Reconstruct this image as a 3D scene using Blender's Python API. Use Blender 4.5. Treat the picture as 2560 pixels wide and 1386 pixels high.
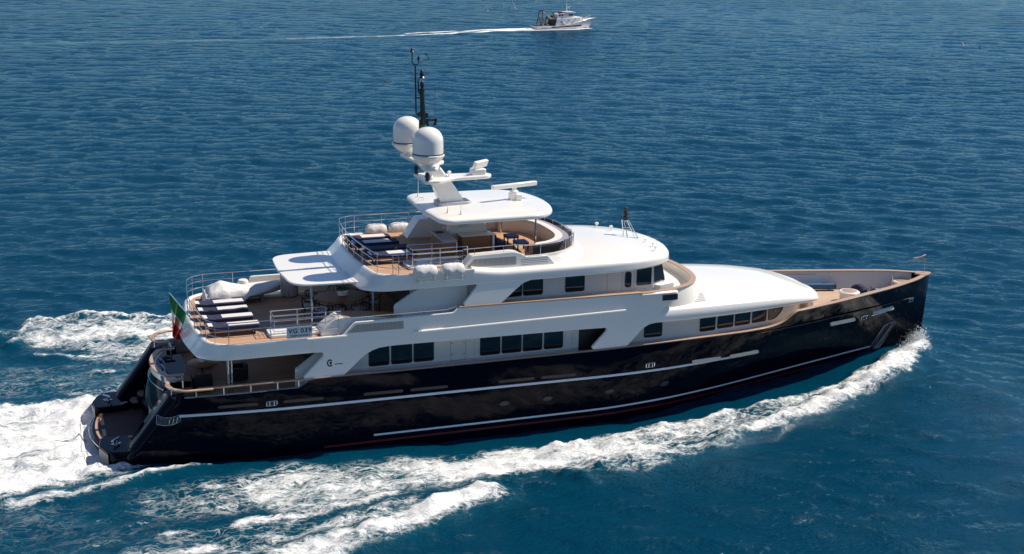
import bpy, bmesh, math, random
import numpy as np
from mathutils import Vector, Matrix
for _o in list(bpy.data.objects): bpy.data.objects.remove(_o)
SC = bpy.context.scene
COL = SC.collection
R = math.radians
random.seed(7)
# ------------------------------------------------------------ camera
YAW, PITCH, ROLL, FPX = .3547, .2644, .0169, 3300.1
CAM = Vector((-1.459, -54.198, 21.346))
_d = Vector((math.sin(YAW)*math.cos(PITCH), math.cos(YAW)*math.cos(PITCH), -math.sin(PITCH)))
_r = Vector((math.cos(YAW), -math.sin(YAW), 0)); _u = _r.cross(_d)
_c, _s = math.cos(ROLL), math.sin(ROLL)
_r2 = _c*_r + _s*_u; _u2 = -_s*_r + _c*_u
cd = bpy.data.cameras.new('camera'); cam = bpy.data.objects.new('camera', cd); COL.objects.link(cam)
cd.sensor_width = 36; cd.lens = FPX/2560*36; cd.clip_start = .5; cd.clip_end = 20000
cam.matrix_world = Matrix(((_r2.x, _u2.x, -_d.x, CAM.x), (_r2.y, _u2.y, -_d.y, CAM.y), (_r2.z, _u2.z, -_d.z, CAM.z), (0, 0, 0, 1)))
SC.camera = cam
# ------------------------------------------------------------ world, sun, exposure
SUN_EL, SUN_AZ = R(50), R(88.0)          # azimuth clockwise from +Y (so 90 deg = dead ahead of the yacht)
W = bpy.data.worlds.new('World'); SC.world = W; W.use_nodes = True
nt = W.node_tree; nt.nodes.clear()
sky = nt.nodes.new('ShaderNodeTexSky'); sky.sky_type = 'NISHITA'; sky.sun_disc = False
sky.sun_elevation = SUN_EL; sky.sun_rotation = SUN_AZ; sky.air_density = 1.0; sky.dust_density = 0.; sky.ozone_density = 4.0; sky.altitude = 3000
bg = nt.nodes.new('ShaderNodeBackground'); bg.inputs['Strength'].default_value = .10
wo = nt.nodes.new('ShaderNodeOutputWorld'); nt.links.new(sky.outputs[0], bg.inputs[0]); nt.links.new(bg.outputs[0], wo.inputs[0])
sd = bpy.data.lights.new('sun', 'SUN'); sun = bpy.data.objects.new('sun', sd); COL.objects.link(sun)
sd.energy = 5.0; sd.angle = R(.5); sd.color = (1, .905, .77)
_sv = Vector((math.sin(SUN_AZ)*math.cos(SUN_EL), math.cos(SUN_AZ)*math.cos(SUN_EL), math.sin(SUN_EL)))
sun.rotation_euler = _sv.to_track_quat('Z', 'Y').to_euler(); sun.location = _sv*200
vs = SC.view_settings; vs.view_transform = 'Standard'; vs.look = 'None'; vs.gamma = 1; vs.exposure = 0.27; vs.use_curve_mapping = False
SC.cycles.max_bounces = 8; SC.cycles.caustics_reflective = False; SC.cycles.caustics_refractive = False

# ------------------------------------------------------------ materials
def new_mat(name):
    m = bpy.data.materials.new(name); m.use_nodes = True
    n = m.node_tree.nodes; b = n['Principled BSDF']
    return m, n, m.node_tree.links, b
def mat(name, col, rough=.4, metal=0., coat=0., var=.06, scale=3., bump=0., bscale=40., spec=.5):
    m, n, l, b = new_mat(name)
    b.inputs['Roughness'].default_value = rough; b.inputs['Metallic'].default_value = metal
    b.inputs['Coat Weight'].default_value = coat; b.inputs['Coat Roughness'].default_value = .04
    b.inputs['Specular IOR Level'].default_value = spec
    tc = n.new('ShaderNodeTexCoord'); no = n.new('ShaderNodeTexNoise'); no.inputs['Scale'].default_value = scale; no.inputs['Detail'].default_value = 5
    l.new(tc.outputs['Object'], no.inputs['Vector'])
    mx = n.new('ShaderNodeMix'); mx.data_type = 'RGBA'
    mx.inputs[6].default_value = (*[c*(1-var) for c in col], 1); mx.inputs[7].default_value = (*[min(1, c*(1+var)) for c in col], 1)
    l.new(no.outputs['Fac'], mx.inputs[0]); l.new(mx.outputs[2], b.inputs['Base Color'])
    if bump:
        n2 = n.new('ShaderNodeTexNoise'); n2.inputs['Scale'].default_value = bscale; n2.inputs['Detail'].default_value = 6
        l.new(tc.outputs['Object'], n2.inputs['Vector'])
        bp = n.new('ShaderNodeBump'); bp.inputs['Strength'].default_value = bump; bp.inputs['Distance'].default_value = .02
        l.new(n2.outputs['Fac'], bp.inputs['Height']); l.new(bp.outputs[0], b.inputs['Normal'])
    return m
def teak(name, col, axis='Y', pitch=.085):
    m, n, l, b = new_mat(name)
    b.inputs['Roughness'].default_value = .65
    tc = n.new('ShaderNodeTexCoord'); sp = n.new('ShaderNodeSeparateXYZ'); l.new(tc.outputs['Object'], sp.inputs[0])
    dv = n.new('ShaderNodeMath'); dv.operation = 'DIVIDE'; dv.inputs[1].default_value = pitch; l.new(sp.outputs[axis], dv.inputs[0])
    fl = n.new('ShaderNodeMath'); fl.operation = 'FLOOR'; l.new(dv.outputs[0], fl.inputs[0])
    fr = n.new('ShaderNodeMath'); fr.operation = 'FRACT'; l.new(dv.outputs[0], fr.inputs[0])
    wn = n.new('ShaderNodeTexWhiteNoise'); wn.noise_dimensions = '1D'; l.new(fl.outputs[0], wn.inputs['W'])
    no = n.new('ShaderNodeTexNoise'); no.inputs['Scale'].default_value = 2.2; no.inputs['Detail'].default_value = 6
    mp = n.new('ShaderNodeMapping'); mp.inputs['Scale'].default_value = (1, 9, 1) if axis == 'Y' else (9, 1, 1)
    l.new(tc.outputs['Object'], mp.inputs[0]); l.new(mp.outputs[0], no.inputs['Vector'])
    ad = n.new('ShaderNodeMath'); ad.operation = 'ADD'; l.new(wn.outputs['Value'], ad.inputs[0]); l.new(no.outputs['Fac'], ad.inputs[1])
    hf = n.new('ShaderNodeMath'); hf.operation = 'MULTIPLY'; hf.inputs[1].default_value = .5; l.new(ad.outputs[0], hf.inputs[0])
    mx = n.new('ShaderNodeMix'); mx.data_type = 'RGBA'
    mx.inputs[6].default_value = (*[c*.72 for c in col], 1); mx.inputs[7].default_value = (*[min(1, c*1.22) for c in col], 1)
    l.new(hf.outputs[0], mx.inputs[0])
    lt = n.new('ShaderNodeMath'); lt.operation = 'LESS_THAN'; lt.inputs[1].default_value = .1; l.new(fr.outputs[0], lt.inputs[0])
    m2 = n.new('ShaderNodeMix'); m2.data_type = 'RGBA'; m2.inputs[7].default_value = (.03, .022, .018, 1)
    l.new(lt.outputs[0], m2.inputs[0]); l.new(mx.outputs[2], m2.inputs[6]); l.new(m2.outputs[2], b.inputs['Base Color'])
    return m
def banded(name, c1, c2, axis, pitch, duty, rough=.5):
    m, n, l, b = new_mat(name); b.inputs['Roughness'].default_value = rough
    tc = n.new('ShaderNodeTexCoord'); sp = n.new('ShaderNodeSeparateXYZ'); l.new(tc.outputs['Object'], sp.inputs[0])
    dv = n.new('ShaderNodeMath'); dv.operation = 'DIVIDE'; dv.inputs[1].default_value = pitch; l.new(sp.outputs[axis], dv.inputs[0])
    fr = n.new('ShaderNodeMath'); fr.operation = 'FRACT'; l.new(dv.outputs[0], fr.inputs[0])
    lt = n.new('ShaderNodeMath'); lt.operation = 'LESS_THAN'; lt.inputs[1].default_value = duty; l.new(fr.outputs[0], lt.inputs[0])
    mx = n.new('ShaderNodeMix'); mx.data_type = 'RGBA'; mx.inputs[6].default_value = (*c1, 1); mx.inputs[7].default_value = (*c2, 1)
    l.new(lt.outputs[0], mx.inputs[0]); l.new(mx.outputs[2], b.inputs['Base Color'])
    return m
M = dict(
    white=mat('gelcoat_white', (.81, .785, .735), .22, coat=.4, var=.012, scale=.8),
    cream=mat('cream_wall_paint', (.70, .665, .60), .3, coat=.3, var=.02, scale=.8),
    navy=mat('navy_hull_paint', (.0016, .0022, .008), .035, coat=0., var=.2, scale=.6, spec=.11),
    stripe=mat('white_stripe_paint', (.62, .68, .74), .3, var=.02),
    red=mat('red_antifouling', (.10, .004, .008), .45, var=.15),
    teak=teak('teak_deck', (.50, .30, .185)),
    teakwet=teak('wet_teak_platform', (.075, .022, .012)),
    capwood=mat('varnished_teak', (.43, .285, .19), .4, coat=.15, var=.15, scale=6),
    joinery=mat('oiled_teak_joinery', (.27, .12, .05), .45, var=.2, scale=5),
    steel=mat('polished_steel', (.62, .62, .63), .16, metal=1., var=.03),
    glass=mat('smoked_window_glass', (.006, .008, .012), .03, coat=1., var=.1, scale=1., bump=.12, bscale=1.6),
    dark=mat('black_rubber', (.008, .008, .01), .5, var=.1),
    blackpaint=mat('black_mast_paint', (.006, .007, .012), .3, var=.1),
    grey=mat('grey_fittings', (.20, .21, .23), .45, var=.08),
    lightgrey=mat('light_grey_panel', (.42, .44, .46), .4, var=.05),
    navyfab=mat('navy_canvas', (.012, .017, .055), .8, var=.15, bump=.3, bscale=30),
    towel=mat('white_towelling', (.62, .61, .61), .9, var=.04, bump=.5, bscale=60),
    cover=mat('white_canvas_cover', (.66, .65, .635), .75, var=.08, scale=4, bump=.8, bscale=7),
    greycover=mat('grey_canvas_cover', (.42, .41, .41), .8, var=.08, bump=.5, bscale=14),
    greyfab=mat('pale_grey_cushion', (.45, .46, .50), .85, var=.06),
    bluefab=mat('blue_cushion_top', (.055, .12, .30), .7, var=.1),
    bluecov=mat('blue_vinyl_cover', (.02, .085, .20), .4, var=.15),
    orange=mat('orange_rubber', (.5, .08, .02), .5, var=.1),
    greenpaint=mat('green_mast_band', (.01, .12, .06), .5),
    rust=mat('rusty_gear', (.12, .055, .03), .7, var=.3),
    fishwhite=mat('boat_white_paint', (.70, .70, .70), .5, var=.06),
    maroon=mat('maroon_band_paint', (.13, .012, .02), .5, var=.2),
    leaf=mat('plant_leaves', (.035, .06, .02), .6, var=.5, scale=9),
    louvre=banded('louvre_slats', (.42, .40, .36), (.17, .16, .145), 'X', .055, .4),
    slotv=banded('grille_slats', (.78, .76, .72), (.20, .2, .2), 'Z', .075, .38),
    sofa=mat('sofa_cushion', (.26, .25, .30), .85, var=.1),
    feather=mat('grey_feathers', (.28, .27, .26), .8, var=.2), featherw=mat('white_feathers', (.7, .7, .7), .8, var=.05), featherd=mat('dark_feathers', (.03, .03, .035), .8, var=.2),
    ink=mat('black_lettering', (.012, .012, .015), .5), plate=mat('sign_plate', (.55, .60, .64), .35, var=.02),
)
def glass_pane(name, tint, alpha):
    m, n, l, b = new_mat(name)
    b.inputs['Base Color'].default_value = (*tint, 1); b.inputs['Roughness'].default_value = .03
    tr = n.new('ShaderNodeBsdfTransparent'); tr.inputs[0].default_value = (.55, .5, .5, 1)
    mx = n.new('ShaderNodeMixShader'); mx.inputs[0].default_value = alpha
    l.new(tr.outputs[0], mx.inputs[1]); l.new(b.outputs[0], mx.inputs[2])
    l.new(mx.outputs[0], n['Material Output'].inputs[0])
    return m
M['screen'] = glass_pane('smoked_windscreen', (.016, .010, .012), .80)

# ------------------------------------------------------------ mesh helpers
class MB:
    def __init__(s): s.v = []; s.f = []
    def add(s, vs, fs):
        o = len(s.v); s.v += [tuple(map(float, p)) for p in vs]; s.f += [tuple(i+o for i in f) for f in fs]; return s
    def box(s, c, d, rz=0., ry=0.):
        x, y, z = d[0]/2, d[1]/2, d[2]/2
        m = Matrix.Translation(c) @ Matrix.Rotation(rz, 4, 'Z') @ Matrix.Rotation(ry, 4, 'Y')
        P = [m @ Vector((a*x, b*y, e*z)) for a in (-1, 1) for b in (-1, 1) for e in (-1, 1)]
        return s.add(P, [(0, 1, 3, 2), (4, 6, 7, 5), (0, 4, 5, 1), (2, 3, 7, 6), (0, 2, 6, 4), (1, 5, 7, 3)])
    def loft(s, rings, closed=True, cap0=False, cap1=False):
        n = len(rings[0]); vs = [p for r in rings for p in r]; fs = []
        for i in range(len(rings)-1):
            for j in range(n if closed else n-1):
                k = (j+1) % n; fs.append((i*n+j, i*n+k, (i+1)*n+k, (i+1)*n+j))
        if cap0: fs.append(tuple(range(n-1, -1, -1)))
        if cap1: fs.append(tuple((len(rings)-1)*n+j for j in range(n)))
        return s.add(vs, fs)
    def tube(s, pts, r, n=8, closed=False):
        P = [Vector(p) for p in pts]; rings = []
        rr = r if isinstance(r, (list, tuple)) else [r]*len(P)
        for i, p in enumerate(P):
            a = P[i-1] if (i or closed) else p; b = P[(i+1) % len(P)] if (i < len(P)-1 or closed) else p
            t = (b-a).normalized(); ref = Vector((0, 0, 1)) if abs(t.z) < .9 else Vector((1, 0, 0))
            u = t.cross(ref).normalized(); w = t.cross(u)
            rings.append([p + rr[i]*(math.cos(q)*u + math.sin(q)*w) for q in [2*math.pi*k/n for k in range(n)]])
        if closed: rings.append(rings[0]); return s.loft(rings)
        return s.loft(rings, True, True, True)
    def lathe(s, prof, c=(0, 0, 0), n=24):
        rings = [[(c[0]+r*math.cos(2*math.pi*k/n), c[1]+r*math.sin(2*math.pi*k/n), c[2]+z) for k in range(n)] for r, z in prof]
        return s.loft(rings, True, True, True)
    def prism(s, poly, z0, z1):
        a = [(x, y, z0) for x, y in poly]; b = [(x, y, z1) for x, y in poly]
        return s.loft([a, b], True, True, True)
    def plate(s, poly, yf, th):          # polygon in (x,z), extruded inward in y
        a = [(x, yf(x, z), z) for x, z in poly]; b = [(x, y - math.copysign(th, y) if y else y+th, z) for x, y, z in a]
        return s.loft([a, b], True, True, True)
    def mirror(s):
        m = MB(); m.v = [(x, -y, z) for x, y, z in s.v]; m.f = [tuple(reversed(f)) for f in s.f]; return m
    def build(s, name, material, parent=None, bevel=0., seg=2, sharp=38, sub=0, loc=None, rz=0.):
        me = bpy.data.meshes.new(name); me.from_pydata(s.v, [], s.f)
        bm = bmesh.new(); bm.from_mesh(me); bmesh.ops.remove_doubles(bm, verts=bm.verts, dist=1e-5)
        bmesh.ops.recalc_face_normals(bm, faces=bm.faces)
        for f in bm.faces: f.smooth = True
        for e in bm.edges:
            if len(e.link_faces) == 2 and e.calc_face_angle(0) > R(sharp): e.smooth = False
        bm.to_mesh(me); bm.free()
        mats = material if isinstance(material, list) else [material]
        for q in mats: me.materials.append(q)
        o = bpy.data.objects.new(name, me); COL.objects.link(o)
        if parent: o.parent = parent
        if loc: o.location = loc
        if rz: o.rotation_euler.z = rz
        if bevel:
            b = o.modifiers.new('bevel', 'BEVEL'); b.width = bevel; b.segments = seg; b.limit_method = 'ANGLE'; b.angle_limit = R(35)
        if sub:
            b = o.modifiers.new('sub', 'SUBSURF'); b.levels = sub; b.render_levels = sub
        return o
def rp(pts, r=.1, n=4):                    # round the corners of a closed polygon
    out = []; N = len(pts)
    rs = r if isinstance(r, (list, tuple)) else [r]*N
    for i in range(N):
        p = Vector(pts[i]); a = Vector(pts[i-1]); b = Vector(pts[(i+1) % N]); q = rs[i]
        if q <= 0: out.append(tuple(p)); continue
        da = (a-p); db = (b-p); q = min(q, da.length*.48, db.length*.48)
        s0 = p + da.normalized()*q; s1 = p + db.normalized()*q
        for k in range(n+1):
            t = k/n; out.append(tuple((1-t)**2*s0 + 2*t*(1-t)*p + t*t*s1))
    return out
def interp(tab):
    xs = [a for a, b in tab]; ys = [b for a, b in tab]
    # monotone-ish cubic through the table (Catmull-Rom on non-uniform knots)
    m = []
    for i in range(len(xs)):
        if i == 0: m.append((ys[1]-ys[0])/(xs[1]-xs[0]))
        elif i == len(xs)-1: m.append((ys[-1]-ys[-2])/(xs[-1]-xs[-2]))
        else:
            d0 = (ys[i]-ys[i-1])/(xs[i]-xs[i-1]); d1 = (ys[i+1]-ys[i])/(xs[i+1]-xs[i])
            m.append(0 if d0*d1 <= 0 else 2*d0*d1/(d0+d1))
    def f(x):
        if x <= xs[0]: return ys[0]
        if x >= xs[-1]: return ys[-1]
        i = max(k for k in range(len(xs)-1) if xs[k] <= x); h = xs[i+1]-xs[i]; t = (x-xs[i])/h
        return (2*t**3-3*t*t+1)*ys[i] + (t**3-2*t*t+t)*h*m[i] + (-2*t**3+3*t*t)*ys[i+1] + (t**3-t*t)*h*m[i+1]
    return f
def lin(a, b, n): return [a+(b-a)*i/(n-1) for i in range(n)]
def tag(o, label=None, cat=None, group=None, kind=None):
    if label: o['label'] = label
    if cat: o['category'] = cat
    if group: o['group'] = group
    if kind: o['kind'] = kind
    return o
def thing(name, label, cat, loc=(0, 0, 0), rz=0., group=None):
    o = bpy.data.objects.new(name, None); COL.objects.link(o); o.empty_display_size = .3
    o.location = loc; o.rotation_euler.z = rz
    return tag(o, label, cat, group)
def copy_tree(o, parent=None):
    c = o.copy(); COL.objects.link(c)
    if parent: c.parent = parent
    for ch in [q for q in o.children]: copy_tree(ch, c)
    return c
def dup(o, loc, rz, label):
    c = copy_tree(o); c.location = loc; c.rotation_euler.z = rz; c['label'] = label; return c
def both(mb, name, m, parent, **k):
    return mb.build(name, m, parent, **k), mb.mirror().build(name, m, parent, **k)
# ------------------------------------------------------------ sea
_rng = np.random.default_rng(11)
def vnoise(x, y, seed=0):                     # smooth lattice noise, -1..1
    xi = np.floor(x).astype(np.int64); yi = np.floor(y).astype(np.int64); xf = x-xi; yf = y-yi
    def h(a, b):
        n = (a*374761393 + b*668265263 + seed*974634777) & 0xffffffff
        n = ((n ^ (n >> 13))*1274126177) & 0xffffffff
        return ((n ^ (n >> 16)) & 0xffff)/32767.5 - 1
    u = xf*xf*(3-2*xf); v = yf*yf*(3-2*yf)
    return (h(xi, yi)*(1-u)+h(xi+1, yi)*u)*(1-v) + (h(xi, yi+1)*(1-u)+h(xi+1, yi+1)*u)*v
def fbm(x, y, oct=5, seed=0, gain=.55):
    r = 0; a = 1; t = 0
    for k in range(oct): r = r + a*vnoise(x, y, seed+k); t += a; a *= gain; x = x*2.03+1.7; y = y*2.03-2.9
    return r/t
def axis(segs):                               # graded coordinates
    out = [segs[0][0]]
    for a, b, s0, s1 in segs:
        x = a
        while x < b-1e-6:
            s = s0+(s1-s0)*(x-a)/(b-a); x += s; out.append(x)
    return np.array(out)
XS = np.concatenate([-axis([(12, 60, .2, 1.6), (60, 400, 1.6, 40), (400, 9000, 60, 900)])[::-1], axis([(-12, 48, .17, .17), (48, 320, .2, 1.6), (320, 700, 2, 40), (700, 9000, 60, 900)])[1:]])
YS = np.concatenate([-axis([(17, 120, .3, 12), (120, 9000, 15, 900)])[::-1], axis([(-17, 24, .16, .16), (24, 120, .2, .6), (120, 420, .6, 1.6), (420, 900, 2, 40), (900, 9000, 60, 900)])[1:]])
def spacing(a): d = np.gradient(a); return np.abs(d)
X, Y = np.meshgrid(XS, YS); DX, DY = np.meshgrid(spacing(XS), spacing(YS))
def seg_dist(px, py, pts):                    # distance to a polyline and the running parameter 0..1
    best = np.full(px.shape, 1e9); par = np.zeros(px.shape); n = len(pts)-1
    for i in range(n):
        ax, ay = pts[i]; bx, by = pts[i+1]; dx, dy = bx-ax, by-ay; L = dx*dx+dy*dy
        t = np.clip(((px-ax)*dx+(py-ay)*dy)/L, 0, 1); d = np.hypot(px-ax-t*dx, py-ay-t*dy)
        m = d < best; best = np.where(m, d, best); par = np.where(m, (i+t)/n, par)
    return best, par
def poly_sd(px, py, pts):                     # signed distance, negative inside
    d, _ = seg_dist(px, py, pts+[pts[0]]); ins = np.zeros(px.shape, bool); n = len(pts)
    for i in range(n):
        ax, ay = pts[i]; bx, by = pts[(i+1) % n]
        if ay == by: continue
        c = ((ay > py) != (by > py)) & (px < (bx-ax)*(py-ay)/(by-ay)+ax); ins ^= c
    return np.where(ins, -d, d)
def sm(a, b, x): t = np.clip((x-a)/(b-a), 0, 1); return t*t*(3-2*t)
FOAM = np.zeros(X.shape); AER = np.zeros(X.shape); LIFT = np.zeros(X.shape)
near = (X > -32) & (X < 52) & (Y > -22) & (Y < 30)
nx, ny = X[near], Y[near]
wx = nx + .45*fbm(nx*.55, ny*.55, 4, 3); wy = ny + .45*fbm(nx*.55, ny*.55, 4, 9)
F = np.zeros(nx.shape); A = np.zeros(nx.shape); Lf = np.zeros(nx.shape)
def area(pts, dens, soft, aer=.5, lift=0., asoft=1.6):
    global F, A, Lf
    sdist = poly_sd(wx, wy, pts)
    k = sm(soft, -soft, sdist); F = np.maximum(F, dens*k); A = np.maximum(A, aer*sm(asoft, -asoft, sdist)); Lf = np.maximum(Lf, lift*sm(soft*1.5, -soft*2, sdist))
def ribbon(pts, ws, dens, lift=0., aer=.6, edge=.62):
    global F, A, Lf
    d, p = seg_dist(wx, wy, pts); w = np.interp(p, np.linspace(0, 1, len(ws)), ws); dn = np.interp(p, np.linspace(0, 1, len(dens)), dens)
    k = sm(1+edge, 1-edge*2, d/w); F = np.maximum(F, dn*k); A = np.maximum(A, aer*sm(2.2, .3, d/w)); Lf = np.maximum(Lf, lift*sm(1.6, 0, d/w))
# stern wash
area([(-30, 5.3), (-10, 5.2), (-3.6, 5.4), (-.9, 5.4), (.6, 5.2), (2.2, 4.6), (2.2, -3.8), (1.0, -4.3), (-1.5, -4.8), (-3.5, -5.2), (-12, -6.0), (-30, -7.5)], 1.06, .7, .9, .30, 2.5)
area([(-1.6, 6.4), (.5, 6.6), (2.6, 7.6), (4.5, 6.8), (4.4, 4.4), (0, 4.6)], .62, .5, .5, .05)
ribbon([(4.4, -4.35), (2.9, -4.45), (1.0, -5.0), (-3, -5.7)], [.12, .3, .5, .7], [.8, 1., 1.15, 1.1], .18)
# bow wave along the starboard side (and its twin to port)
for sgn in (-1, 1):
    def m(pts): return [(x, y*sgn*-1) for x, y in pts]
    ribbon(m([(40.9, -.75), (39.3, -1.7), (37.4, -3.2), (34.5, -4.7), (31.5, -6.0), (28.5, -6.9), (25.0, -8.2), (22.0, -9.2), (18.5, -9.2)]), [.55, .85, 1.05, .95, .9, .85, .95, 1.05, .9], [1.25, 1.3, 1.3, 1.25, 1.2, 1.12, 1.05, 1.0, .9], .56, .7)
    ribbon(m([(37.0, -2.6), (34.5, -3.9), (31.0, -4.9), (28, -5.4), (25, -5.7), (22, -6.1), (18.5, -6.3)]), [.4, .5, .5, .5, .65, .8, .8], [1.0, 1.1, 1.1, 1.05, 1.05, 1.02, .95], .3, .6)
    area(m([(33, -4.8), (29, -5.3), (24, -5.8), (19, -6.0), (16, -7.5), (19, -9.0), (23, -8.8), (28, -7.0), (32, -5.9)]), .74, .5, .8, .1)
    area(m([(25.5, -4.9), (22.0, -5.5), (19.2, -5.5), (15.3, -5.7), (13.5, -6.2), (14.5, -8.6), (17, -8.2), (19.8, -9.4), (22.3, -9.4), (24.8, -8.3), (27, -6.8)]), .92, .7, .8, .12)
    area(m([(19.4, -5.5), (15.3, -5.5), (10.2, -5.1), (6.8, -4.8), (4.9, -5.4), (4.6, -6.9), (5.4, -9.0), (6.9, -9.8), (9.0, -9.8), (11.8, -8.9), (14.7, -8.6), (17.0, -7.9), (18.8, -7.1)]), .86, 1.3, .85, .05)
    ribbon(m([(13.9, -10.0), (12.4, -10.5), (10.2, -11.4), (8.0, -12.3), (5.0, -13.4), (0, -15.2), (-5, -17)]), [.95, 1.0, 1.15, 1.2, 1.2, 1.2, 1.0], [1.3, 1.3, 1.25, 1.15, 1.05, .8, .6], .42, .7)
    ribbon(m([(11.0, -9.7), (8.6, -10.7), (6.0, -11.6), (3.0, -12.6)]), [.6, .8, .8, .6], [.75, .95, .9, .75], .18, .6)
    ribbon(m([(10.6, -8.9), (8.4, -9.5), (6.4, -10.3)]), [.4, .5, .35], [.95, 1.0, .88], .15)
    area(m([(12, -9.2), (8.5, -10.0), (5, -9.2), (1, -9.6), (-1, -11.5), (1, -14), (6, -13), (10, -11.4)]), .60, 1.0, .55, .05)
    for cx, cy, w, l, d in [(6.9, -9.6, .38, 1.1, .95), (5.3, -9.7, .35, .8, .92), (4.1, -10.0, .3, .6, .9), (1.0, -8.8, .3, .45, .82), (2.3, -10.0, .3, .4, .86), (1.7, -6.4, .22, .8, .62), (3.1, -7.9, .28, .7, .74), (4.6, -8.2, .3, .6, .74), (3.4, -11.3, .35, .7, .95), (2.0, -11.6, .3, .8, .8), (4.9, -7.2, .3, .7, .7), (-.4, -10.2, .3, .8, .66)]:
        ribbon(m([(cx-l, cy-.12*l), (cx+l, cy+.1*l)]), [w*.8, w*1.3, w*.9], [d*.95, d*1.05, d], .06, .35)
# port-side diverging crest seen beyond the stern
area([(-2.6, 13.6), (-3.0, 16.0), (-1.9, 18.4), (1, 18.2), (5, 17.0), (9, 15.5), (9, 11.6), (4.4, 11.2), (1.8, 11.3), (.1, 12.4)], .78, 1.0, .6, .22)
ribbon([(-3.3, 14.2), (-2.2, 17.9), (.5, 18.3), (5, 16.9), (10, 15)], [.35, .45, .5, .5, .5], [.7, 1.0, 1.05, 1.05, 1.05], .4)
ribbon([(-2.0, 12.4), (.8, 11.6), (4.2, 10.6)], [.3, .55, .5], [.8, .98, .95], .1)
ribbon([(.4, 10.9), (3.4, 10.3)], [.2, .25], [.85, .85], .06)
area([(-9, 11), (-3, 12), (4, 10), (4, 5), (-6, 5.5), (-12, 6)], .46, 1.6, .6)
area([(-9, -6), (-2, -5), (4, -4.6), (5, -9), (2, -13), (-6, -14)], .44, 1.6, .35)
area([(2.5, -5.2), (6, -4.8), (7, -7.5), (5.5, -9.5), (1, -9), (0, -7)], .62, 1.2, .5)
F = F*(1+.48*fbm(nx*.42+3, ny*.95, 5, 55, .65)*sm(.25, .6, F)); FOAM[near] = F; AER[near] = A
# far trawler's wake
fm = (X > -60) & (X < 115) & (Y > 170) & (Y < 215); fx, fy = X[fm], Y[fm]
def far(pts, ws, dens):
    d, p = seg_dist(fx, fy, pts); w = np.interp(p, np.linspace(0, 1, len(ws)), ws); dn = np.interp(p, np.linspace(0, 1, len(dens)), dens)
    FOAM[fm] = np.maximum(FOAM[fm], dn*sm(1.5, .4, d/w)); AER[fm] = np.maximum(AER[fm], .6*sm(2.0, .3, d/w))
TB = (95.5, 199.6)
far([(109, 199.6), (104, 197.2), (98, 196.9), (94, 197.2)], [.5, 1.0, .9, 1.1], [1.3, 1.25, 1.1, 1.2])
far([(109, 199.8), (106, 202.5), (101, 203.2)], [.5, .9, .7], [1.2, 1.1, .9])
far([(95.5, 199.4), (91, 197.8), (83, 194.6), (73, 191.2), (61, 187.6)], [1.6, 1.6, 1.1, 1.0, 1.0], [1.3, 1.25, 1.08, .92, .78])
far([(95, 200.4), (88, 199.3), (80, 196.8), (68, 193.2)], [.9, .9, .9, .9], [1.25, 1.2, 1.05, .9])
far([(62, 188), (42, 185.4), (20, 183.6), (-5, 183.6), (-40, 185)], [1.2, 2.5, 4.0, 5.0, 5.5], [.66, .52, .46, .42, .40])
# wind sea: many long-crested components, each faded where the grid gets too coarse to carry it
H = np.zeros(X.shape); GX = np.zeros(X.shape); GY = np.zeros(X.shape)
SPC = np.maximum(DX, DY); calm = 1-.75*np.clip(AER, 0, 1)
for k in range(84):
    lam = .7*(11/.7)**_rng.random(); th = R(248) + _rng.normal(0, R(27)); ph = _rng.random()*6.283
    kk = 6.2832/lam; a = .022/kk
    if lam > 3.5: a *= .42
    fade = np.clip((lam/SPC-2.6)/2., 0, 1)
    if lam < 4: fade = fade*calm
    p = kk*(X*math.cos(th)+Y*math.sin(th))+ph; env = 1+.35*np.sin(X*.045*(1+.3*math.sin(k))+k*1.7)*np.sin(Y*.05*(1+.3*math.cos(k*2))+k)
    H += a*fade*env*np.cos(p); s = -a*.75*fade*env*np.sin(p); GX += s*math.cos(th)*-1; GY += s*math.sin(th)*-1
# the hull's own wave system
ay = np.abs(Y)
prof = np.interp(X, [-14, -6, -1, 1.5, 4, 9, 14, 18, 23, 28, 33, 37, 40, 42, 45], [.05, .15, .12, .2, .14, -.02, -.18, -.26, -.2, -.05, .12, .4, .55, .3, 0])
H += prof*np.exp(-np.clip(ay-4, 0, None)**2/18.)*np.where((X > -14) & (X < 45), 1, 0)
hn = H[near]; t1 = fbm(nx*1.1, ny*1.1, 4, 21); t2 = fbm(nx*3.1, ny*3.1, 3, 33)
clip_d = np.clip(F, 0, 1.2)
hn = hn + Lf*(.75+.55*t1) + clip_d*(.17*t1+.11*t2) + np.clip(A, 0, 1)*.05*fbm(nx*.8, ny*.8, 4, 41)
# keep the water below the swim platform and out of the cockpit
ins = (nx > -.35) & (nx < 41.2) & (np.abs(ny) < np.interp(nx, [0, 3, 21, 24, 26.75, 30, 34, 38, 40.3, 41.3], [3.3, 3.5, 3.7, 3.4, 2.85, 2.0, 1.05, .3, .02, 0]))
hn = np.where(ins, np.minimum(hn, .12), hn)
H[near] = hn
GX = np.where(near & (FOAM > .3), 0, GX); GY = np.where(near & (FOAM > .3), 0, GY)
nr, nc = X.shape
co = np.stack([X+GX, Y+GY, H], -1).reshape(-1, 3).astype(np.float32)
idx = np.arange(nr*nc).reshape(nr, nc)
quads = np.stack([idx[:-1, :-1], idx[:-1, 1:], idx[1:, 1:], idx[1:, :-1]], -1).reshape(-1, 4).astype(np.int32)
me = bpy.data.meshes.new('sea'); me.vertices.add(len(co)); me.vertices.foreach_set('co', co.ravel())
me.loops.add(quads.size); me.loops.foreach_set('vertex_index', quads.ravel())
me.polygons.add(len(quads)); me.polygons.foreach_set('loop_start', np.arange(0, quads.size, 4, dtype=np.int32))
me.update(calc_edges=True); me.polygons.foreach_set('use_smooth', np.ones(len(quads), bool))
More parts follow.
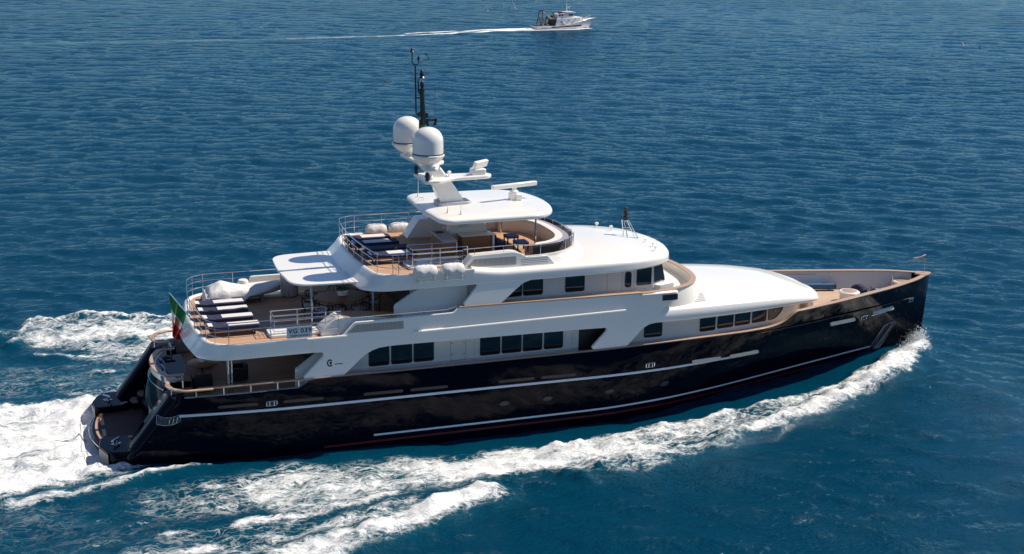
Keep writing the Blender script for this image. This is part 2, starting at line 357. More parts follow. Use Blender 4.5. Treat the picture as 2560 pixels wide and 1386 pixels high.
for nm, arr in (('foam', FOAM), ('aerated', AER)):
    at = me.attributes.new(nm, 'FLOAT', 'POINT'); at.data.foreach_set('value', arr.ravel().astype(np.float32))
sea = bpy.data.objects.new('sea', me); COL.objects.link(sea)
tag(sea, 'rippled deep blue sea with white foam from the yacht\'s wake', 'sea', kind='structure')
def sea_mat():
    m, n, l, b = new_mat('sea_water')
    def math_(op, a, bb=None, clamp=False):
        q = n.new('ShaderNodeMath'); q.operation = op; q.use_clamp = clamp
        for i, v in enumerate((a, bb)):
            if v is None: continue
            if isinstance(v, (int, float)): q.inputs[i].default_value = v
            else: l.new(v, q.inputs[i])
        return q.outputs[0]
    def noise(vec, sc, det, rough=.55, dist=0.):
        q = n.new('ShaderNodeTexNoise'); q.inputs['Scale'].default_value = sc; q.inputs['Detail'].default_value = det
        q.inputs['Roughness'].default_value = rough; q.inputs['Distortion'].default_value = dist; l.new(vec, q.inputs['Vector']); return q
    def mapr(v, a, bb, c=0., d=1.):
        q = n.new('ShaderNodeMapRange'); q.interpolation_type = 'SMOOTHSTEP'
        for i, w in enumerate((v, a, bb, c, d)):
            if isinstance(w, (int, float)): q.inputs[i].default_value = w
            else: l.new(w, q.inputs[i])
        return q.outputs[0]
    geo = n.new('ShaderNodeNewGeometry'); P = geo.outputs['Position']
    af = n.new('ShaderNodeAttribute'); af.attribute_name = 'foam'; aa = n.new('ShaderNodeAttribute'); aa.attribute_name = 'aerated'
    # ripples: elongated across the wind
    mp = n.new('ShaderNodeMapping'); mp.inputs['Rotation'].default_value = (0, 0, R(22)); mp.inputs['Scale'].default_value = (.82, 1.2, 1); l.new(P, mp.inputs[0])
    r1 = noise(mp.outputs[0], 1.5, 5, .64, .1); r2 = noise(mp.outputs[0], 4.2, 4, .62, .1)
    r3 = noise(mp.outputs[0], 12., 2, .5); gust = mapr(noise(P, .016, 3, .55).outputs['Fac'], .36, .64, .72, 1.15)
    hgt = math_('ADD', math_('MULTIPLY', r1.outputs['Fac'], .55), math_('ADD', math_('MULTIPLY', r2.outputs['Fac'], .24), math_('MULTIPLY', r3.outputs['Fac'], .045)))
    hgt = math_('MULTIPLY', hgt, gust)
    # foam pattern
    wq = noise(P, .8, 3, .5); ws = n.new('ShaderNodeVectorMath'); ws.operation = 'SCALE'; ws.inputs['Scale'].default_value = 1.1
    l.new(wq.outputs['Color'], ws.inputs[0]); wa = n.new('ShaderNodeVectorMath'); wa.operation = 'ADD'; l.new(P, wa.inputs[0]); l.new(ws.outputs[0], wa.inputs[1])
    fmap = n.new('ShaderNodeMapping'); fmap.inputs['Scale'].default_value = (.5, 1.15, .6); l.new(wa.outputs[0], fmap.inputs[0])
    f1 = noise(fmap.outputs[0], 1.25, 9, .68, .12); f2 = noise(fmap.outputs[0], 7., 6, .72, .15)
    vo = n.new('ShaderNodeTexVoronoi'); vo.feature = 'DISTANCE_TO_EDGE'; vo.inputs['Scale'].default_value = 1.5; l.new(fmap.outputs[0], vo.inputs['Vector'])
    lace = mapr(vo.outputs['Distance'], 0., .13, 1., 0.)
    vo2 = n.new('ShaderNodeTexVoronoi'); vo2.feature = 'DISTANCE_TO_EDGE'; vo2.inputs['Scale'].default_value = 4.2; l.new(fmap.outputs[0], vo2.inputs['Vector'])
    lace2 = mapr(vo2.outputs['Distance'], 0., .16, 1., 0.)
    pat = math_('ADD', math_('MULTIPLY', f1.outputs['Fac'], 1.3), math_('MULTIPLY', f2.outputs['Fac'], .85))
    pat = math_('ADD', pat, math_('ADD', math_('MULTIPLY', lace, .10), math_('MULTIPLY', lace2, .07)))
    val = math_('ADD', af.outputs['Fac'], math_('SUBTRACT', pat, 1.76))
    gate = mapr(af.outputs['Fac'], .02, .3)
    wv = noise(P, .55, 4, .6); wsc = n.new('ShaderNodeVectorMath'); wsc.operation = 'SCALE'; wsc.inputs['Scale'].default_value = 1.6; l.new(wv.outputs['Color'], wsc.inputs[0])
    wad = n.new('ShaderNodeVectorMath'); wad.operation = 'ADD'; l.new(P, wad.inputs[0]); l.new(wsc.outputs[0], wad.inputs[1])
    rmap = n.new('ShaderNodeMapping'); rmap.inputs['Scale'].default_value = (.55, 1., .5); l.new(wad.outputs[0], rmap.inputs[0])
    def ridge(sc, a, bb):
        q = noise(rmap.outputs[0], sc, 3, .55)
        return mapr(math_('ABSOLUTE', math_('SUBTRACT', q.outputs['Fac'], .5)), a, bb, 1., 0.)
    web = math_('MAXIMUM', ridge(1.05, .004, .035), math_('MULTIPLY', ridge(2.4, .004, .045), .75))
    web = math_('MULTIPLY', math_('MULTIPLY', web, mapr(af.outputs['Fac'], .36, .84)), mapr(f2.outputs['Fac'], .3, .6, .25, .95))
    foam = math_('MAXIMUM', math_('MULTIPLY', mapr(val, -.04, .46), gate), web)
    thin = math_('MULTIPLY', mapr(val, -.35, .25), gate)
    # water colour: clear sea, and the milky green of entrained air
    ml = noise(P, .035, 3, .5)
    base = n.new('ShaderNodeMix'); base.data_type = 'RGBA'; base.inputs[6].default_value = (.0001, .0285, .060, 1); base.inputs[7].default_value = (.0002, .0370, .075, 1); l.new(ml.outputs['Fac'], base.inputs[0])
    aer = n.new('ShaderNodeMix'); aer.data_type = 'RGBA'; aer.inputs[7].default_value = (.008, .115, .155, 1)
    l.new(base.outputs[2], aer.inputs[6]); l.new(math_('MULTIPLY', aa.outputs['Fac'], mapr(thin, 0., 1., .20, .95)), aer.inputs[0])
    bp = n.new('ShaderNodeBump'); bp.inputs['Strength'].default_value = 1.; bp.inputs['Distance'].default_value = .24
    l.new(math_('ADD', hgt, math_('MULTIPLY', foam, .25)), bp.inputs['Height']); pass
    df = n.new('ShaderNodeBsdfDiffuse'); l.new(aer.outputs[2], df.inputs['Color']); l.new(bp.outputs[0], df.inputs['Normal'])
    gl = n.new('ShaderNodeBsdfGlossy'); gl.inputs['Roughness'].default_value = .05; gl.inputs['Color'].default_value = (.70, .91, 1, 1); l.new(bp.outputs[0], gl.inputs['Normal'])
    fr_ = n.new('ShaderNodeFresnel'); fr_.inputs['IOR'].default_value = 1.333; l.new(bp.outputs[0], fr_.inputs['Normal'])
    wat = n.new('ShaderNodeMixShader'); l.new(math_('MULTIPLY', fr_.outputs[0], .56), wat.inputs[0]); l.new(df.outputs[0], wat.inputs[1]); l.new(gl.outputs[0], wat.inputs[2])
    n.remove(b)
    fo = n.new('ShaderNodeBsdfDiffuse'); fo.inputs['Color'].default_value = (.90, .915, .925, 1)
    fb = n.new('ShaderNodeBump'); fb.inputs['Strength'].default_value = 1.; fb.inputs['Distance'].default_value = .3
    l.new(math_('ADD', f1.outputs['Fac'], math_('MULTIPLY', f2.outputs['Fac'], .35)), fb.inputs['Height']); l.new(fb.outputs[0], fo.inputs['Normal'])
    mx = n.new('ShaderNodeMixShader'); l.new(foam, mx.inputs[0]); l.new(wat.outputs[0], mx.inputs[1]); l.new(fo.outputs[0], mx.inputs[2])
    l.new(mx.outputs[0], n['Material Output'].inputs[0])
    return m
me.materials.append(sea_mat())

# flying spray where the stem cuts the water
sp = MB(); r7 = random.Random(17)
for k in range(9000):
    t = r7.random()**1.25; x = 41.2-6.5*t; sgn = -1 if r7.random() < .8 else 1
    y0 = np.interp(x, [34.5, 37.4, 39.3, 41.2], [4.6, 3.1, 1.6, .5]); y = sgn*(y0+r7.gauss(-.05, .26)); z = .35+.5*math.exp(-((x-40.6)/1.2)**2)+abs(r7.gauss(0, .26))*(1.1-t*.7)
    q = r7.uniform(.006, .016) if r7.random() < .9 else r7.uniform(.018, .04)
    sp.add([(x+q, y, z), (x-q, y, z), (x, y+q, z), (x, y-q, z), (x, y, z+q), (x, y, z-q)], [(0, 2, 4), (2, 1, 4), (1, 3, 4), (3, 0, 4), (2, 0, 5), (1, 2, 5), (3, 1, 5), (0, 3, 5)])
spo = sp.build('bow_spray', mat('spray_droplets', (.8, .83, .85), .5), sharp=180); tag(spo, 'white spray thrown up beside the yacht\'s bow', 'spray', kind='stuff')
# ------------------------------------------------------------ the yacht
yacht = thing('motor_yacht', 'large motor yacht with navy hull, white upper decks and two radar domes', 'yacht')
def part(mb, name, m, parent=None, **k): return mb.build(name, m, parent or yacht, **k)
yc = interp([(3, 3.98), (5, 4.1), (8, 4.15), (25, 4.15), (28, 4.10), (31.3, 3.80), (33.1, 3.37), (35, 2.84), (36.4, 2.40), (38, 1.88), (39, 1.5), (40, 1.06), (41, .44), (41.5, .05)])
yw = interp([(3, 3.72), (8, 3.95), (21, 3.98), (24, 3.66), (26.75, 3.08), (30, 2.25), (34, 1.28), (38, .48), (40.3, .12), (41.5, .02)])
zs = interp([(3, 3.2), (22, 3.25), (28, 3.55), (31.2, 4.0), (35, 4.05), (38, 4.09), (40, 4.12), (41.5, 4.12)])
ztop = interp([(3, 3.25), (8.6, 3.25), (14, 3.22), (20, 3.22), (27, 3.31), (29.9, 3.33), (30.5, 3.40), (30.9, 3.56), (31.1, 3.74), (31.45, 4.0), (35, 4.05), (38, 4.09), (40, 4.12), (41.5, 4.12)])
def hy(x, z):
    a, b = yw(x), yc(x)
    if z < 0: return a*math.sqrt(max(.05, 1-(z/1.7)**2))
    s = min(1.15, z/zs(x)); p = .55 + .75*max(0, min(1, (x-22)/14))
    return a+(b-a)*s**p
def hx(x, z): return x + (.05*(z-4.1))*max(0, (x-36)/5.5)
# hull shell: one grid each side, joined at the stem
hxs = lin(3.4, 29, 40) + lin(29.4, 31.6, 14)[0:] + lin(32.1, 41.5, 26)
hxs = sorted(set(hxs)); hzs = [-1.0, -.6, -.3, 0, .25, .5, .8, 1.1, 1.45, 1.8, 2.1, 2.4, 2.7, 2.93]
def htop(x):
    if x < 7.9: return 2.95
    if x < 8.6: return 2.95+(3.25-2.95)*(.5-.5*math.cos(math.pi*(x-7.9)/.7))
    return ztop(x)
hxs = sorted(set(hxs+[7.9, 8.08, 8.25, 8.42, 8.6])); hull = MB(); NZ = len(hzs)+5
rings = []
for x in hxs:
    t = htop(x); zz = hzs + [2.95+(t-2.95)*k/5 for k in range(1, 6)]
    rings.append([(hx(x, z), -hy(x, z), z) for z in zz])
hull.loft(rings, closed=False)
hp = [[(x, -y, z) for x, y, z in r] for r in rings]
hull.loft(hp, closed=False); hull.loft([rings[-1], hp[-1]], closed=False)
HULL = part(hull, 'hull', M['navy'], sharp=60)
# bulwark lining, painted cream
def deckz(x): return 2.25 if x < 28 else 3.2
lin_ = MB(); r2 = []
for x in [q for q in hxs if q > 8.6 and q <= 41.0]:
    t = htop(x)-.02; y = max(.03, hy(x, t)-.16); zd = deckz(x) if x < 29 else 3.19; r2.append([(x, -y, t), (x, -max(.02, min(y, hy(x, zd)-.13)), zd)])
for sgn in (1, -1):
    lin_.loft([[(x, y*sgn, z) for x, y, z in r] for r in r2], closed=False)
part(lin_, 'bulwark_lining', mat('bulwark_cream', (.72, .69, .63), .35, coat=.3, var=.03), sharp=60)
# teak cap rail following the sheer
def caprail(xs, half, name, thick=.05, inset=-.035):
    def rings_for(s):
        out = []
        for x in xs:
            t = htop(x) if x > 8.6 else 3.25; y = hy(x, t); w = half*(1+.55*max(0, min(1, (x-29)/6)))
            yo = y+inset; yi = max(.0, y-w)
            out.append([(hx(x, t), s*yo, t), (hx(x, t), s*yo, t+thick), (hx(x, t), s*yi, t+thick), (hx(x, t), s*yi, t)])
        return out
    for s in (-1, 1): part(MB().loft(rings_for(s), True, True, True), name, M['capwood'], bevel=.012)
caprail([q for q in hxs if q >= 3.9 and q <= 41.45]+[41.5], .21, 'cap_rail')
mbow = MB().prism([(41.05, .42), (41.52, .12), (41.6, 0), (41.52, -.12), (41.05, -.42), (40.6, 0)], 4.125, 4.185); part(mbow, 'stem_cap', M['capwood'], bevel=.01)
# mouldings along the topsides
def strip(x0, x1, zf, h, out, name, m, n=40, parent=None):
    for s in (-1, 1):
        rg = []
        for x in lin(x0, x1, n):
            z = zf(x); rg.append([(hx(x, z+h/2), s*(hy(x, z+h/2)-.02), z+h/2), (hx(x, z+h/2), s*(hy(x, z+h/2)+out), z+h/2), (hx(x, z), s*(hy(x, z)+out*1.15), z), (hx(x, z-h/2), s*(hy(x, z-h/2)+out), z-h/2), (hx(x, z-h/2), s*(hy(x, z-h/2)-.02), z-h/2)])
        MB().loft(rg, True, True, True).build(name, m, parent or HULL)
strip(3.25, 29.3, interp([(3, 2.24), (8, 2.13), (16, 2.07), (23, 2.02), (29.3, 2.10)]), .10, .045, 'rub_rail', M['stripe'])
strip(11.1, 38.5, interp([(11, .50), (20, .47), (27, .50), (34, .60), (38.5, .75)]), .085, .006, 'boot_stripe', M['stripe'])
strip(9.0, 37, interp([(9, .21), (20, .19), (27, .18), (34, .25), (37, .3)]), .10, .004, 'waterline_band', M['red'])
# stern quarters: hull side wraps round into the sloping wing
def wing(s):
    rg = []
    for z in [-.8, -.3, 0, .4, .66, 1.0, 1.4, 1.8, 2.2, 2.6, 2.8, 2.95]:
        xa = np.interp(z, [-.8, .66, 2.95], [1.05, 1.12, 2.88]); yo = hy(3.4, z); yi = 2.72
        rr = .42; ring = [(3.42, yo, z)]
        for k in range(9):
            q = k/8*math.pi/2; ring.append((xa+rr-rr*math.sin(q)*1.0, yo-rr+rr*math.cos(q)-.06*(k/8), z))
        ring += [(xa, yi+.12, z), (xa+.12, yi, z), (3.9, yi, z), (3.9, yo-.25, z), (3.42, yo-.25, z)]
        rg.append([(a, s*b, c) for a, b, c in ring])
    return MB().loft(rg, True, True, True)
for s in (-1, 1):
    wg = part(wing(s), 'stern_quarter', M['navy'], sharp=50)
    # mooring recess on the quarter
    fr = MB()
    base = [(2.42, 2.0), (3.05, 1.86), (3.3, 1.92), (3.32, 2.2), (2.72, 2.32)]
    def qpt(x, z, o):
        xa = np.interp(z, [.66, 2.95], [1.12, 2.88]); yo = hy(3.4, z); c = (xa+.42, yo-.42)
        if x < xa+.42:
            d = min(1, max(0, (xa+.42-x)/.42)); q = math.asin(d); return (c[0]-(.42+o)*math.sin(q), s*(c[1]+(.42+o)*math.cos(q)-.06*q/1.5708), z)
        return (x, s*(yo+o), z)
    P = []
    for k in range(13):
        x = 2.38+.9*k/12; P.append((x, 2.0-.10*math.sin(k/12*math.pi)+.02*k/12))
    lo = [qpt(x, z-.02, .008) for x, z in P]; hi = [qpt(x+.06, z+.30, .008) for x, z in P]
    MB().loft([lo, hi], closed=False).build('mooring_recess', mat('recess_paint', (.05, .055, .07), .3), wg)
    MB().tube(lo+hi[::-1], .014, 6, True).build('recess_frame', M['steel'], wg)
    for k in (6, 8, 10):
        a = Vector(qpt(P[k][0], P[k][1]+.02, .05)); b2 = Vector(qpt(P[k][0]+.05, P[k][1]+.26, .05)); MB().tube([a, b2], .03, 8).build('mooring_roller', M['steel'], wg)
    # teak handrail sweeping round the quarter, on stanchions, with a coaming below
    path = [(3.62, 2.55), (3.25, 2.62), (3.0, 2.85), (2.93, 3.2), (3.05, 3.62), (3.35, 3.95), (3.75, 4.08), (4.6, 4.1)]
    fx = interp([(i, p[0]) for i, p in enumerate(path)]); fy = interp([(i, p[1]) for i, p in enumerate(path)])
    rg = []
    pts = [(fx(t), fy(t)) for t in lin(0, len(path)-1, 30)]
    for i, (x, y) in enumerate(pts):
        a = pts[max(0, i-1)]; b2 = pts[min(len(pts)-1, i+1)]; tx, ty = b2[0]-a[0], b2[1]-a[1]; L = math.hypot(tx, ty); nx_, ny_ = -ty/L*.095, tx/L*.095
        rg.append([(x-nx_, s*(y-ny_), 3.25), (x+nx_, s*(y+ny_), 3.25), (x+nx_, s*(y+ny_), 3.31), (x-nx_, s*(y-ny_), 3.31)])
    cr = part(MB().loft(rg, True, True, True), 'quarter_cap_rail', M['capwood'], bevel=.012)
    for x, y in ((3.0, 2.86), (3.05, 3.6), (3.6, 2.56)): MB().tube([(x, s*y, 2.3), (x, s*y, 3.2)], .022).build('stanchion', M['steel'], cr)
    # rail stanchions along the cockpit side
    for x in (3.95, 5.02, 6.08, 7.15, 8.0): part(MB().box((x, s*(hy(x, 3.1)-.09), 3.1), (.05, .05, .32)), 'rail_stanchion', M['steel'])
    rgc = [[(x, s*(y+.0), 2.955), (x, s*(y-.16), 2.955), (x, s*(y-.16), 2.3)] for x, y in [(q, hy(q, 2.95)) for q in lin(3.5, 9, 12)]]
    part(MB().loft(rgc, closed=False), 'cockpit_coaming', M['lightgrey'])
    gate = MB(); gate.tube([(3.62, s*1.95, 2.95), (3.62, s*2.6, 2.95)], .02); gate.tube([(3.62, s*1.95, 2.25), (3.62, s*1.95, 3.2)], .025); gate.tube([(3.62, s*2.6, 2.25), (3.62, s*2.6, 3.2)], .025); gate.tube([(3.62, s*1.95, 3.2), (3.62, s*2.6, 3.2)], .025)
    part(gate, 'stair_gate', M['steel'])
# transom panel, bulging, under a curved teak cap
def arc(xc, bulge, w, n=17): return [(xc+bulge*(t*t), w*t) for t in lin(-1, 1, n)]
rg = []
for z, xc, w, bl in [(-.3, 2.1, 1.95, .25), (.6, 2.1, 1.95, .25), (1.4, 2.16, 1.93, .3), (2.1, 2.32, 1.9, .36), (2.55, 2.46, 1.86, .42), (2.9, 2.58, 1.8, .46)]:
    rg.append([(x, y, z) for x, y in arc(xc, bl, w)] + [(4.0, w, z), (4.0, -w, z)])
TR = part(MB().loft(rg, True, True, True), 'transom', M['navy'], sharp=40)
rg = [[(x-.02, y*1.01, z) for x, y in arc(2.58, .46, 1.8)]+[(3.4, 1.8, z), (3.4, 1.72, z)]+[(x+.22, y*.94, z) for x, y in arc(2.58, .46, 1.72)][::-1]+[(3.4, -1.72, z), (3.4, -1.8, z)] for z in (2.9, 3.14)]
MB().loft(rg, True, True, True).build('transom_coaming', M['white'], TR)
a1 = arc(2.53, .46, 1.86); a2 = arc(2.72, .46, 1.66)
rg = [[(x, y, z) for x, y in a1]+[(3.75, 1.88, z), (3.75, 1.68, z)]+[(x, y, z) for x, y in a2][::-1]+[(3.75, -1.68, z), (3.75, -1.88, z)] for z in (3.15, 3.205)]
MB().loft(rg, True, True, True).build('transom_cap', M['capwood'], TR, bevel=.012)
MB().tube([(x-.02, y, 2.62) for x, y in arc(2.49, .43, 1.86)], .018).build('transom_moulding', M['steel'], TR)
TREAD = teak('stair_tread_teak', (.34, .22, .16))
# swim platform with its side lockers and boarding rail
def plat_arc(x0, b, w, n=21): return [(x0+b*t*t, w*t) for t in lin(-1, 1, n)]
pl = plat_arc(.06, .75, 3.0)
SW = part(MB().prism([(x, y) for x, y in pl]+[(3.6, 3.0), (3.6, -3.0)], -.15, .54), 'swim_platform', M['navy'], bevel=.03)
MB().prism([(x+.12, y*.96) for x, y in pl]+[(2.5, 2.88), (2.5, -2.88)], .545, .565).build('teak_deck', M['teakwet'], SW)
MB().prism([(x+.14, y*.45) for x, y in plat_arc(.06, .15, 3.0)]+[(x+.24, y*.45) for x, y in plat_arc(.06, .15, 3.0)][::-1], .566, .572).build('teak_margin', M['capwood'], SW)
for yy in (.75, -.55): MB().box((.52, yy, .569), (.14, .8, .006)).build('teak_grating', M['capwood'], SW)
rail = MB(); pr_ = [(x-.1, y*.86, .44) for x, y in plat_arc(.06, .62, 3.0)]; rail.tube(pr_, .03)
for k in range(1, 21, 3): rail.tube([pr_[k], (pr_[k][0]+.16, pr_[k][1]*.99, .42)], .025)
rail.build('platform_rail', M['steel'], SW)
for s in (-1, 1):
    pol = rp([(.3, s*1.75), (.22, s*2.6), (.52, s*3.45), (1.0, s*3.62), (2.2, s*3.68), (2.2, s*2.74), (1.6, s*1.8)], [.2, .1, .35, .15, .05, .05, .12])
    lk = MB().prism(pol, -.25, .84).build('platform_locker', M['navy'], SW, bevel=.05, seg=3)
    pol2 = [(x*1.0+(.0), y) for x, y in pol]
    aft = rp([(.295, s*1.78), (.213, s*2.6), (.512, s*3.45)], 0)
    MB().loft([[(x-.012, y, -.2) for x, y in aft], [(x-.012, y, .74) for x, y in aft]], closed=False).build('locker_face', mat('locker_grey', (.20, .20, .21), .4), lk)
    MB().box((1.52, s*2.05, .848), (.3, .16, .012), rz=s*.5).build('teak_step', M['capwood'], lk)
    cl = MB(); cl.tube([(.72, s*2.82, 1.02), (.86, s*2.62, 1.04), (1.0, s*2.42, 1.02)], .045); cl.tube([(.82, s*2.7, .84), (.82, s*2.7, 1.02)], .05); cl.tube([(.92, s*2.54, .84), (.92, s*2.54, 1.02)], .05); cl.box((.87, s*2.62, .85), (.34, .3, .02), rz=-s*.96)
    cl.build('mooring_cleat', M['steel'], lk)
    st = MB()
    for k in range(6):
        z1 = .56+.275*(k+1); xk = 1.75+.32*k
        pol = [(xk+.10*abs(t)**2*1.5, s*(2.28+.44*t)) for t in lin(-1, 1, 7)]+[(3.9, s*2.72), (3.9, s*1.84)]
        st.prism(pol, z1-.275, z1)
    ss = part(st, 'stern_stairs', M['navy'], bevel=.015)
    for k in range(6):
        z1 = .56+.275*(k+1); xk = 1.75+.32*k
        MB().prism([(xk+.03+.15*abs(t)**2, s*(2.28+.40*t)) for t in lin(-1, 1, 7)]+[(xk+.36, s*2.66), (xk+.36, s*1.9)], z1+.002, z1+.012).build('stair_tread', TREAD, ss)
# decks
def deck(x0, x1, zf, inset, name, m, n=30, zt=None):
    xs = lin(x0, x1, n); rg = []
    for x in xs:
        z = zf if not callable(zf) else zf(x); y = max(.02, hy(x, z+.4)-inset); rg.append([(x, -y, z), (x, -y*.33, z+.0), (x, y*.33, z), (x, y, z)])
    return part(MB().loft(rg, closed=False), name, m)
deck(3.6, 9.3, 2.25, .12, 'cockpit_deck', M['teak']); deck(9.3, 29.5, 2.24, .12, 'side_deck', M['teak'])
deck(28.0, 41.0, 3.19, .12, 'foredeck', teak('foredeck_teak', (.56, .40, .29)))
part(MB().box((29.3, 0, 2.9), (.1, 6.3, .6)), 'foredeck_riser', M['cream'])
# ---------------- main-deck house
wall = interp([(9, 3.4), (24.5, 3.46), (26.5, 3.4), (28.5, 3.22), (30, 2.98), (31, 2.76), (32, 2.45), (32.7, 1.9), (33.0, .9)])
wx_ = lin(9.4, 24.5, 8)+lin(25, 32.6, 22)+[32.9, 33.02]
rg = [[(x, -wall(x), 2.2), (x, -wall(x), 3.36), (x, -wall(x), 4.32)] for x in wx_]
mh = MB(); mh.loft(rg, closed=False); rgp = [[(x, -y, z) for x, y, z in r] for r in rg]; mh.loft(rgp, closed=False); mh.loft([rg[-1], rgp[-1]], closed=False); mh.loft([rg[0], rgp[0]], closed=False)
HOUSE = part(mh, 'main_deck_house', M['cream'], sharp=50)
def window(parent, x0, x1, z0, z1, yf, r=.09, topcurve=None, name='window'):
    pol = rp([(x0, z0), (x1, z0), (x1, z1), (x0, z1)], r) if topcurve is None else topcurve
    for s in (-1, 1):
        fr = MB(); a = [(x, s*(yf(x)+.012), z) for x, z in pol]; cx = sum(p[0] for p in pol)/len(pol); cz = sum(p[1] for p in pol)/len(pol)
        out = []
        for x, z in pol:
            dx, dz = x-cx, z-cz; L = math.hypot(dx, dz); out.append((x+dx/L*.045, z+dz/L*.045))
        o0 = [(x, s*(yf(x)-.01), z) for x, z in out]; o1 = [(x, s*(yf(x)+.022), z) for x, z in out]; i1 = [(x, s*(yf(x)+.022), z) for x, z in pol]; i0 = [(x, s*(yf(x)-.01), z) for x, z in pol]
        fr.loft([o0, o1, i1, i0]); w = fr.build(name, M['dark'], parent)
        MB().loft([[(x, s*(yf(x)+.006), z) for x, z in pol], [(x, s*(yf(x)-.02), z) for x, z in pol]], True, True, True).build('pane', M['glass'], w)
wm = lambda x: wall(x)
for x0, x1 in ((11.1, 11.92), (12.06, 12.9), (13.03, 13.85), (15.97, 16.82), (16.95, 17.79), (17.92, 18.75), (18.9, 19.72), (23.7, 24.52), (26.52, 27.28)): window(HOUSE, x0, x1, 3.34 if x0 < 20 else 3.42, 4.16 if x0 < 20 else 4.14, wm)
for x0, x1, z0, z1 in ((27.46, 28.26, 3.46, 4.12), (28.42, 29.22, 3.47, 4.13), (29.4, 30.18, 3.48, 4.14)): window(HOUSE, x0, x1, z0, z1, wm)
window(HOUSE, 30.36, 31.2, 3.48, 4.14, wm, topcurve=rp([(30.36, 3.48), (30.75, 3.5), (31.15, 3.8), (31.28, 4.14), (30.36, 4.14)], [.08, .2, .25, .05, .08]))
for s in (-1, 1):
    part(MB().plate([(20.5, 2.3), (21.75, 2.3), (21.75, 4.3), (20.5, 4.3)], lambda x, z: s*(wall(x)+.012), .02), 'side_doorway', M['dark'], HOUSE)  # flat dark plate stands in for the shade inside the open passage
    hb = MB(); P = [(14.62, 3.2), (15.3, 3.2), (15.3, 4.2), (14.62, 4.2)]
    for i in range(4):
        a = P[i]; b2 = P[(i+1) % 4]; hb.tube([(a[0], s*(wall(a[0])+.004), a[1]), (b2[0], s*(wall(b2[0])+.004), b2[1])], .008, 4)
    hb.build('service_hatch', M['grey'], HOUSE)
    for x, z in ((14.68, 3.5), (14.68, 4.0), (15.22, 3.48), (15.22, 3.98)): MB().tube([(x, s*(wall(x)-.01), z), (x, s*(wall(x)+.02), z)], .028, 10).build('hatch_fastener', M['grey'], HOUSE)
    wl_ = MB()
    for x in (10.75, 15.7, 20.2): wl_.tube([(x, s*(wall(x)+.002), 3.1), (x, s*(wall(x)+.002), 4.3)], .007, 4)
    wl_.tube([(x, s*(wall(x)+.002), 3.22) for x in lin(11, 30.5, 24)], .009, 4); wl_.build('panel_seam', M['lightgrey'], HOUSE)
part(MB().box((9.36, 0, 3.3), (.04, 4.6, 2.0)), 'saloon_doors', M['glass'])
for s in (-1, 1):   # slanted white screens at the after end of the house
    part(MB().plate(rp([(8.0, 2.3), (9.5, 2.3), (9.5, 4.3), (9.15, 4.3), (8.0, 3.5)], .1), lambda x, z: s*3.38, .1), 'cockpit_wing_screen', M['white'], bevel=.02)
    part(MB().tube([(8.05, s*3.44, 3.55), (8.95, s*3.44, 4.2)], .02), 'grab_rail', M['steel'])
    for x in (5.3,): part(MB().tube([(x, s*3.45, 2.25), (x, s*3.45, 4.35)], .045).tube([(x+.13, s*3.45, 2.25), (x+.13, s*3.45, 4.35)], .045), 'deck_pillar', M['steel'])
# ---------------- upper-deck shell, aft (raked rounded tub) and its teak
def ushape(xa, yh, xc, r, xe, n=10, bow=.0):
    """plan curve from starboard fore end round the stern to the port fore end"""
    pts = [(xe, -yh), ((xe+xa+r)/2, -yh)]
    for k in range(n+1): q = math.pi/2*k/n; pts.append((xa+r-r*math.sin(q), -yh+r-r*math.cos(q)))
    for t in lin(-.8, .8, 9): pts.append((xa-bow*(1-t*t), (yh-r)*t))
    for k in range(n+1): q = math.pi/2*(1-k/n); pts.append((xa+r-r*math.sin(q), yh-r+r*math.cos(q)))
    pts += [((xe+xa+r)/2, yh), (xe, yh)]
    return pts
def shell(xa, yh, r, xe, ztop_, zbot, rake, lip, name, bow=.25, side=.0):
    A = ushape(xa, yh, 0, r, xe, bow=bow); n = len(A); rg = []
    cxm = [max(0., min(1., (xa+r+.6-p[0])/(r+.6))) for p in A]
    def lvl(off, z, rk):
        out = []
        for (x, y), k in zip(A, cxm):
            kk = 1-abs(y)/yh
            out.append((x-rk*k+off*k, y-math.copysign(off, y)*(1-kk*.0)*(1 if abs(y) > .1 else 0)*(abs(y)/yh)**3, z))
        return out
    rg = [lvl(lip+.18, ztop_-.22, -.04), lvl(lip, ztop_-.02, 0), lvl(lip*.5, ztop_+.012, 0), lvl(0.02, ztop_, 0), lvl(-.01, ztop_-.06, .04)]
    for t in (.25, .5, .75, .92): rg.append(lvl(-side*t-.012, ztop_-.06+(zbot-ztop_+.06)*t, rake*t))
    rg.append(lvl(-side+.03, zbot-.015, rake*.98)); rg.append(lvl(.12, zbot-.02, rake*.9))
    o = MB().loft(rg, closed=False)
    last = rg[-1]; o.add(last, [tuple(range(len(last)))])
    return part(o, name, M['white'], sharp=48)
UP = shell(4.42, 4.02, 1.25, 9.4, 4.98, 4.36, .42, .16, 'upper_deck_shell', bow=.22)
seams = MB()
for t in (-.75, -.45, -.15, .15, .45, .75): seams.tube([(4.22-.02+.2*t*t, 3.3*t, 4.9), (3.82+.2*t*t, 3.3*t, 4.40)], .008, 4)
seams.build('panel_seam', M['grey'], UP)
ud = [(4.62, y) for y in ()]
A = ushape(4.6, 3.84, 0, 1.1, 23.6, bow=.2)
part(MB().prism(A, 4.84, 4.93), 'upper_deck', M['teak'])
part(MB().prism([(x+.1, y*.985) for x, y in ushape(4.6, 3.84, 0, 1.1, 23.6, bow=.2)], 4.36, 4.835), 'deckhead', M['cream'])
